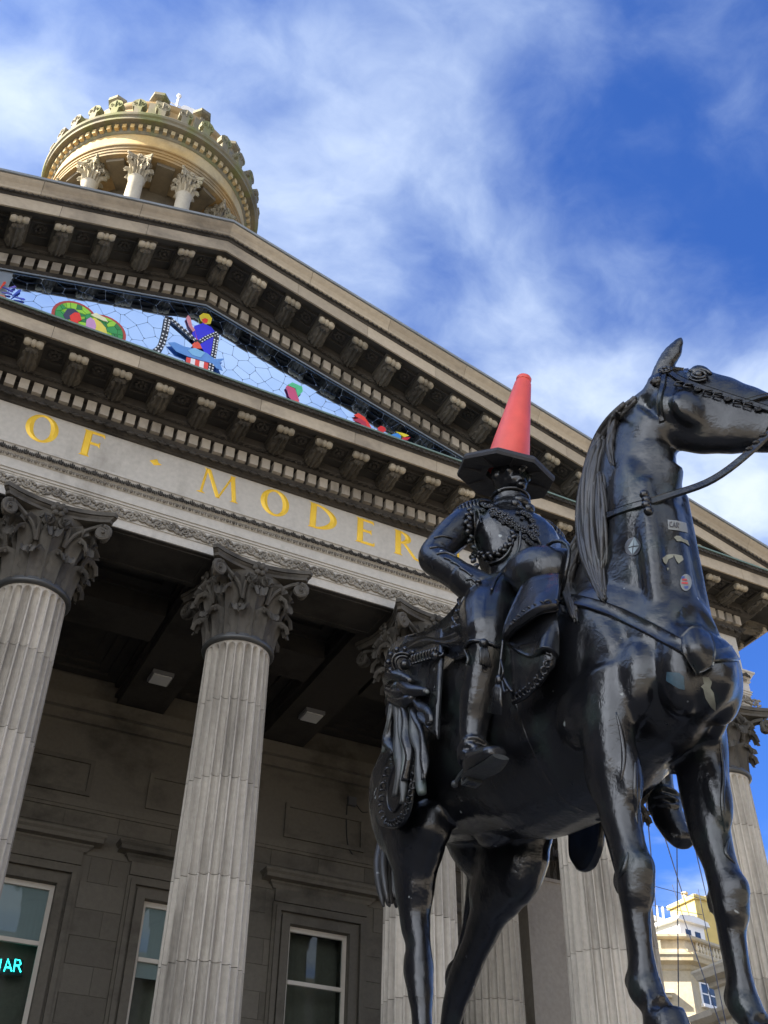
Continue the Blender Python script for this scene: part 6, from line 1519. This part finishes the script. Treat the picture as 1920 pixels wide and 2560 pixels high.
M_ST1=simple('clear_sticker',(.07,.075,.085),.4,vary=.12,vscale=20); M_ST2=simple('white_sticker',(.20,.21,.21),.6,vary=.15,vscale=25); M_ST3=simple('silver_print',(.24,.29,.31),.4,vary=.1); M_ST4=simple('torn_paper',(.19,.19,.15),.8,vary=.35,vscale=30); M_ST5=simple('blue_sticker',(.02,.05,.07),.5,vary=.7,vscale=45); M_STD=simple('dark_print',(.08,.08,.09),.6); M_STR=simple('red_print',(.42,.05,.05),.5); M_STN=simple('navy_print',(.04,.07,.22),.5)
st=decal('sticker',circ(1583,1367,20,23,24,.3),M_ST1,.003,'round clear sticker with a pale diamond on the neck')
for q in (([(1588,1343),(1572,1370),(1584,1366)]),([(1588,1343),(1586,1366),(1601,1364)]),([(1572,1373),(1583,1369),(1582,1387)]),([(1586,1369),(1601,1367),(1584,1388)])): decal('sticker_print',dens(q,3),M_ST3,.006)
decal('sticker',dens([(1668,1300),(1690,1302),(1714,1308),(1719,1333),(1695,1327),(1670,1324)],4),M_ST2,.003,'white lettered label on the front of the neck')
for i,x in enumerate((1674,1682,1690)):
    L_={0:[[(x+4,1306),(x,1308),(x-1,1313),(x+1,1318),(x+5,1318)]],1:[[(x-1,1319),(x+2,1307),(x+5,1319)],[(x,1315),(x+4,1315)]],2:[[(x,1320),(x,1308),(x+4,1309),(x+4,1313),(x,1314)],[(x+1,1314),(x+5,1321)]]}[i]
    mb=MB()
    for ln in L_: mb.tube([(lambda h:h[0]+h[1]*.005)(hit(*p,BVH_)) for p in ln],.0025,5)
    mb.build('sticker_lettering',M_STD,statue)
decal('sticker_scrap',dens([(1684,1344),(1690,1340),(1700,1341),(1706,1347),(1718,1352),(1723,1366),(1712,1358),(1702,1354),(1692,1354)],3),M_ST4,.003)
decal('sticker_scrap',dens([(1655,1396),(1665,1388),(1685,1386),(1682,1394),(1670,1400),(1664,1412),(1658,1406)],3),M_ST4,.003); decal('sticker_scrap',dens([(1683,1386),(1704,1390),(1708,1400),(1696,1410),(1690,1402)],3),M_ST4,.0031)
decal('sticker_scrap',dens([(1666,1420),(1672,1421),(1668,1428)],3),M_ST4)
decal('sticker',circ(1714,1457,14,21),M_ST2,.003,'round sticker with red and white stripes low on the neck')
decal('sticker_print',dens([(1705,1449),(1715,1449),(1716,1453),(1704,1453)],3),M_STR,.0055); decal('sticker_print',dens([(1703,1457),(1718,1457),(1718,1462),(1703,1461)],3),M_STR,.0055); decal('sticker_print',dens([(1703,1442),(1711,1443),(1709,1448),(1702,1448)],3),M_STN,.0055); decal('sticker_print',dens([(1708,1468),(1720,1466),(1718,1473),(1712,1474)],3),M_STN,.0055)
decal('sticker',dens([(1668,1680),(1698,1682),(1710,1692),(1712,1725),(1698,1722),(1688,1716),(1666,1702)],4),M_ST5,.003,'worn blue sticker on the chest')
decal('sticker_scrap',dens([(1756,1692),(1772,1693),(1780,1705),(1776,1720),(1784,1732),(1789,1760),(1788,1776),(1778,1768),(1764,1745),(1758,1722),(1752,1716),(1760,1710)],3),M_ST4,.003)
# ================================================================== TRAFFIC CONE on the rider's head
CB=Vector((-.012,-8.86,3.85)); CT=Vector((.045,-9.05,4.50)); ca=(CT-CB).normalized()
cone=thing('traffic_cone','faded red traffic cone with black octagonal base worn upside on the bronze rider\'s head','traffic cone',tuple(CB))
cone['label']='faded red traffic cone with black octagonal base perched on the bronze rider\'s head'
zq=ca.to_track_quat('Z','Y').to_matrix().to_4x4(); CM=Matrix.Translation(CB)@zq@Matrix.Rotation(R(10),4,'Z')
M_CONE=simple('faded_red_plastic',(.66,.085,.06),.42,0,.5,bump=.12,bscale=10,vary=.34,vscale=7); M_RUB=simple('black_rubber',(.022,.022,.025),.62,0,.45,bump=.25,bscale=35,vary=.35,vscale=14)
H_=(CT-CB).length
mb=MB(); mb.lathe([(.128,.045),(.124,.075),(.048,H_-.05),(.044,H_-.045),(.041,H_-.03),(.044,H_-.027),(.044,H_-.012),(.036,H_),(.028,H_),(.026,H_-.02),(.108,.06),(.108,.045)],40,CM,cap=False); mb.build('cone_body',M_CONE,cone,True,35)
mb=MB(); o8=[(r*math.cos(R(22.5+45*k)),r*math.sin(R(22.5+45*k))) for r in (1,) for k in range(8)]
rings=[(.270,-.004),(.276,.012),(.272,.030),(.255,.042),(.145,.062),(.131,.062),(.125,.05),(.11,.045),(.11,.012),(.22,.002)]
V=[(x*r,y*r,z) for r,z in rings for x,y in o8]; n=len(rings); F=[(i*8+k,i*8+(k+1)%8,((i+1)%n)*8+(k+1)%8,((i+1)%n)*8+k) for i in range(n) for k in range(8)]
mb.add(V,F,CM)
for k in range(8):
    a=R(45*k); mb.box((.135,-.008,-.006),(.235,.008,.004),CM@Matrix.Rotation(a,4,'Z'))
mb.build('cone_base',M_RUB,cone)
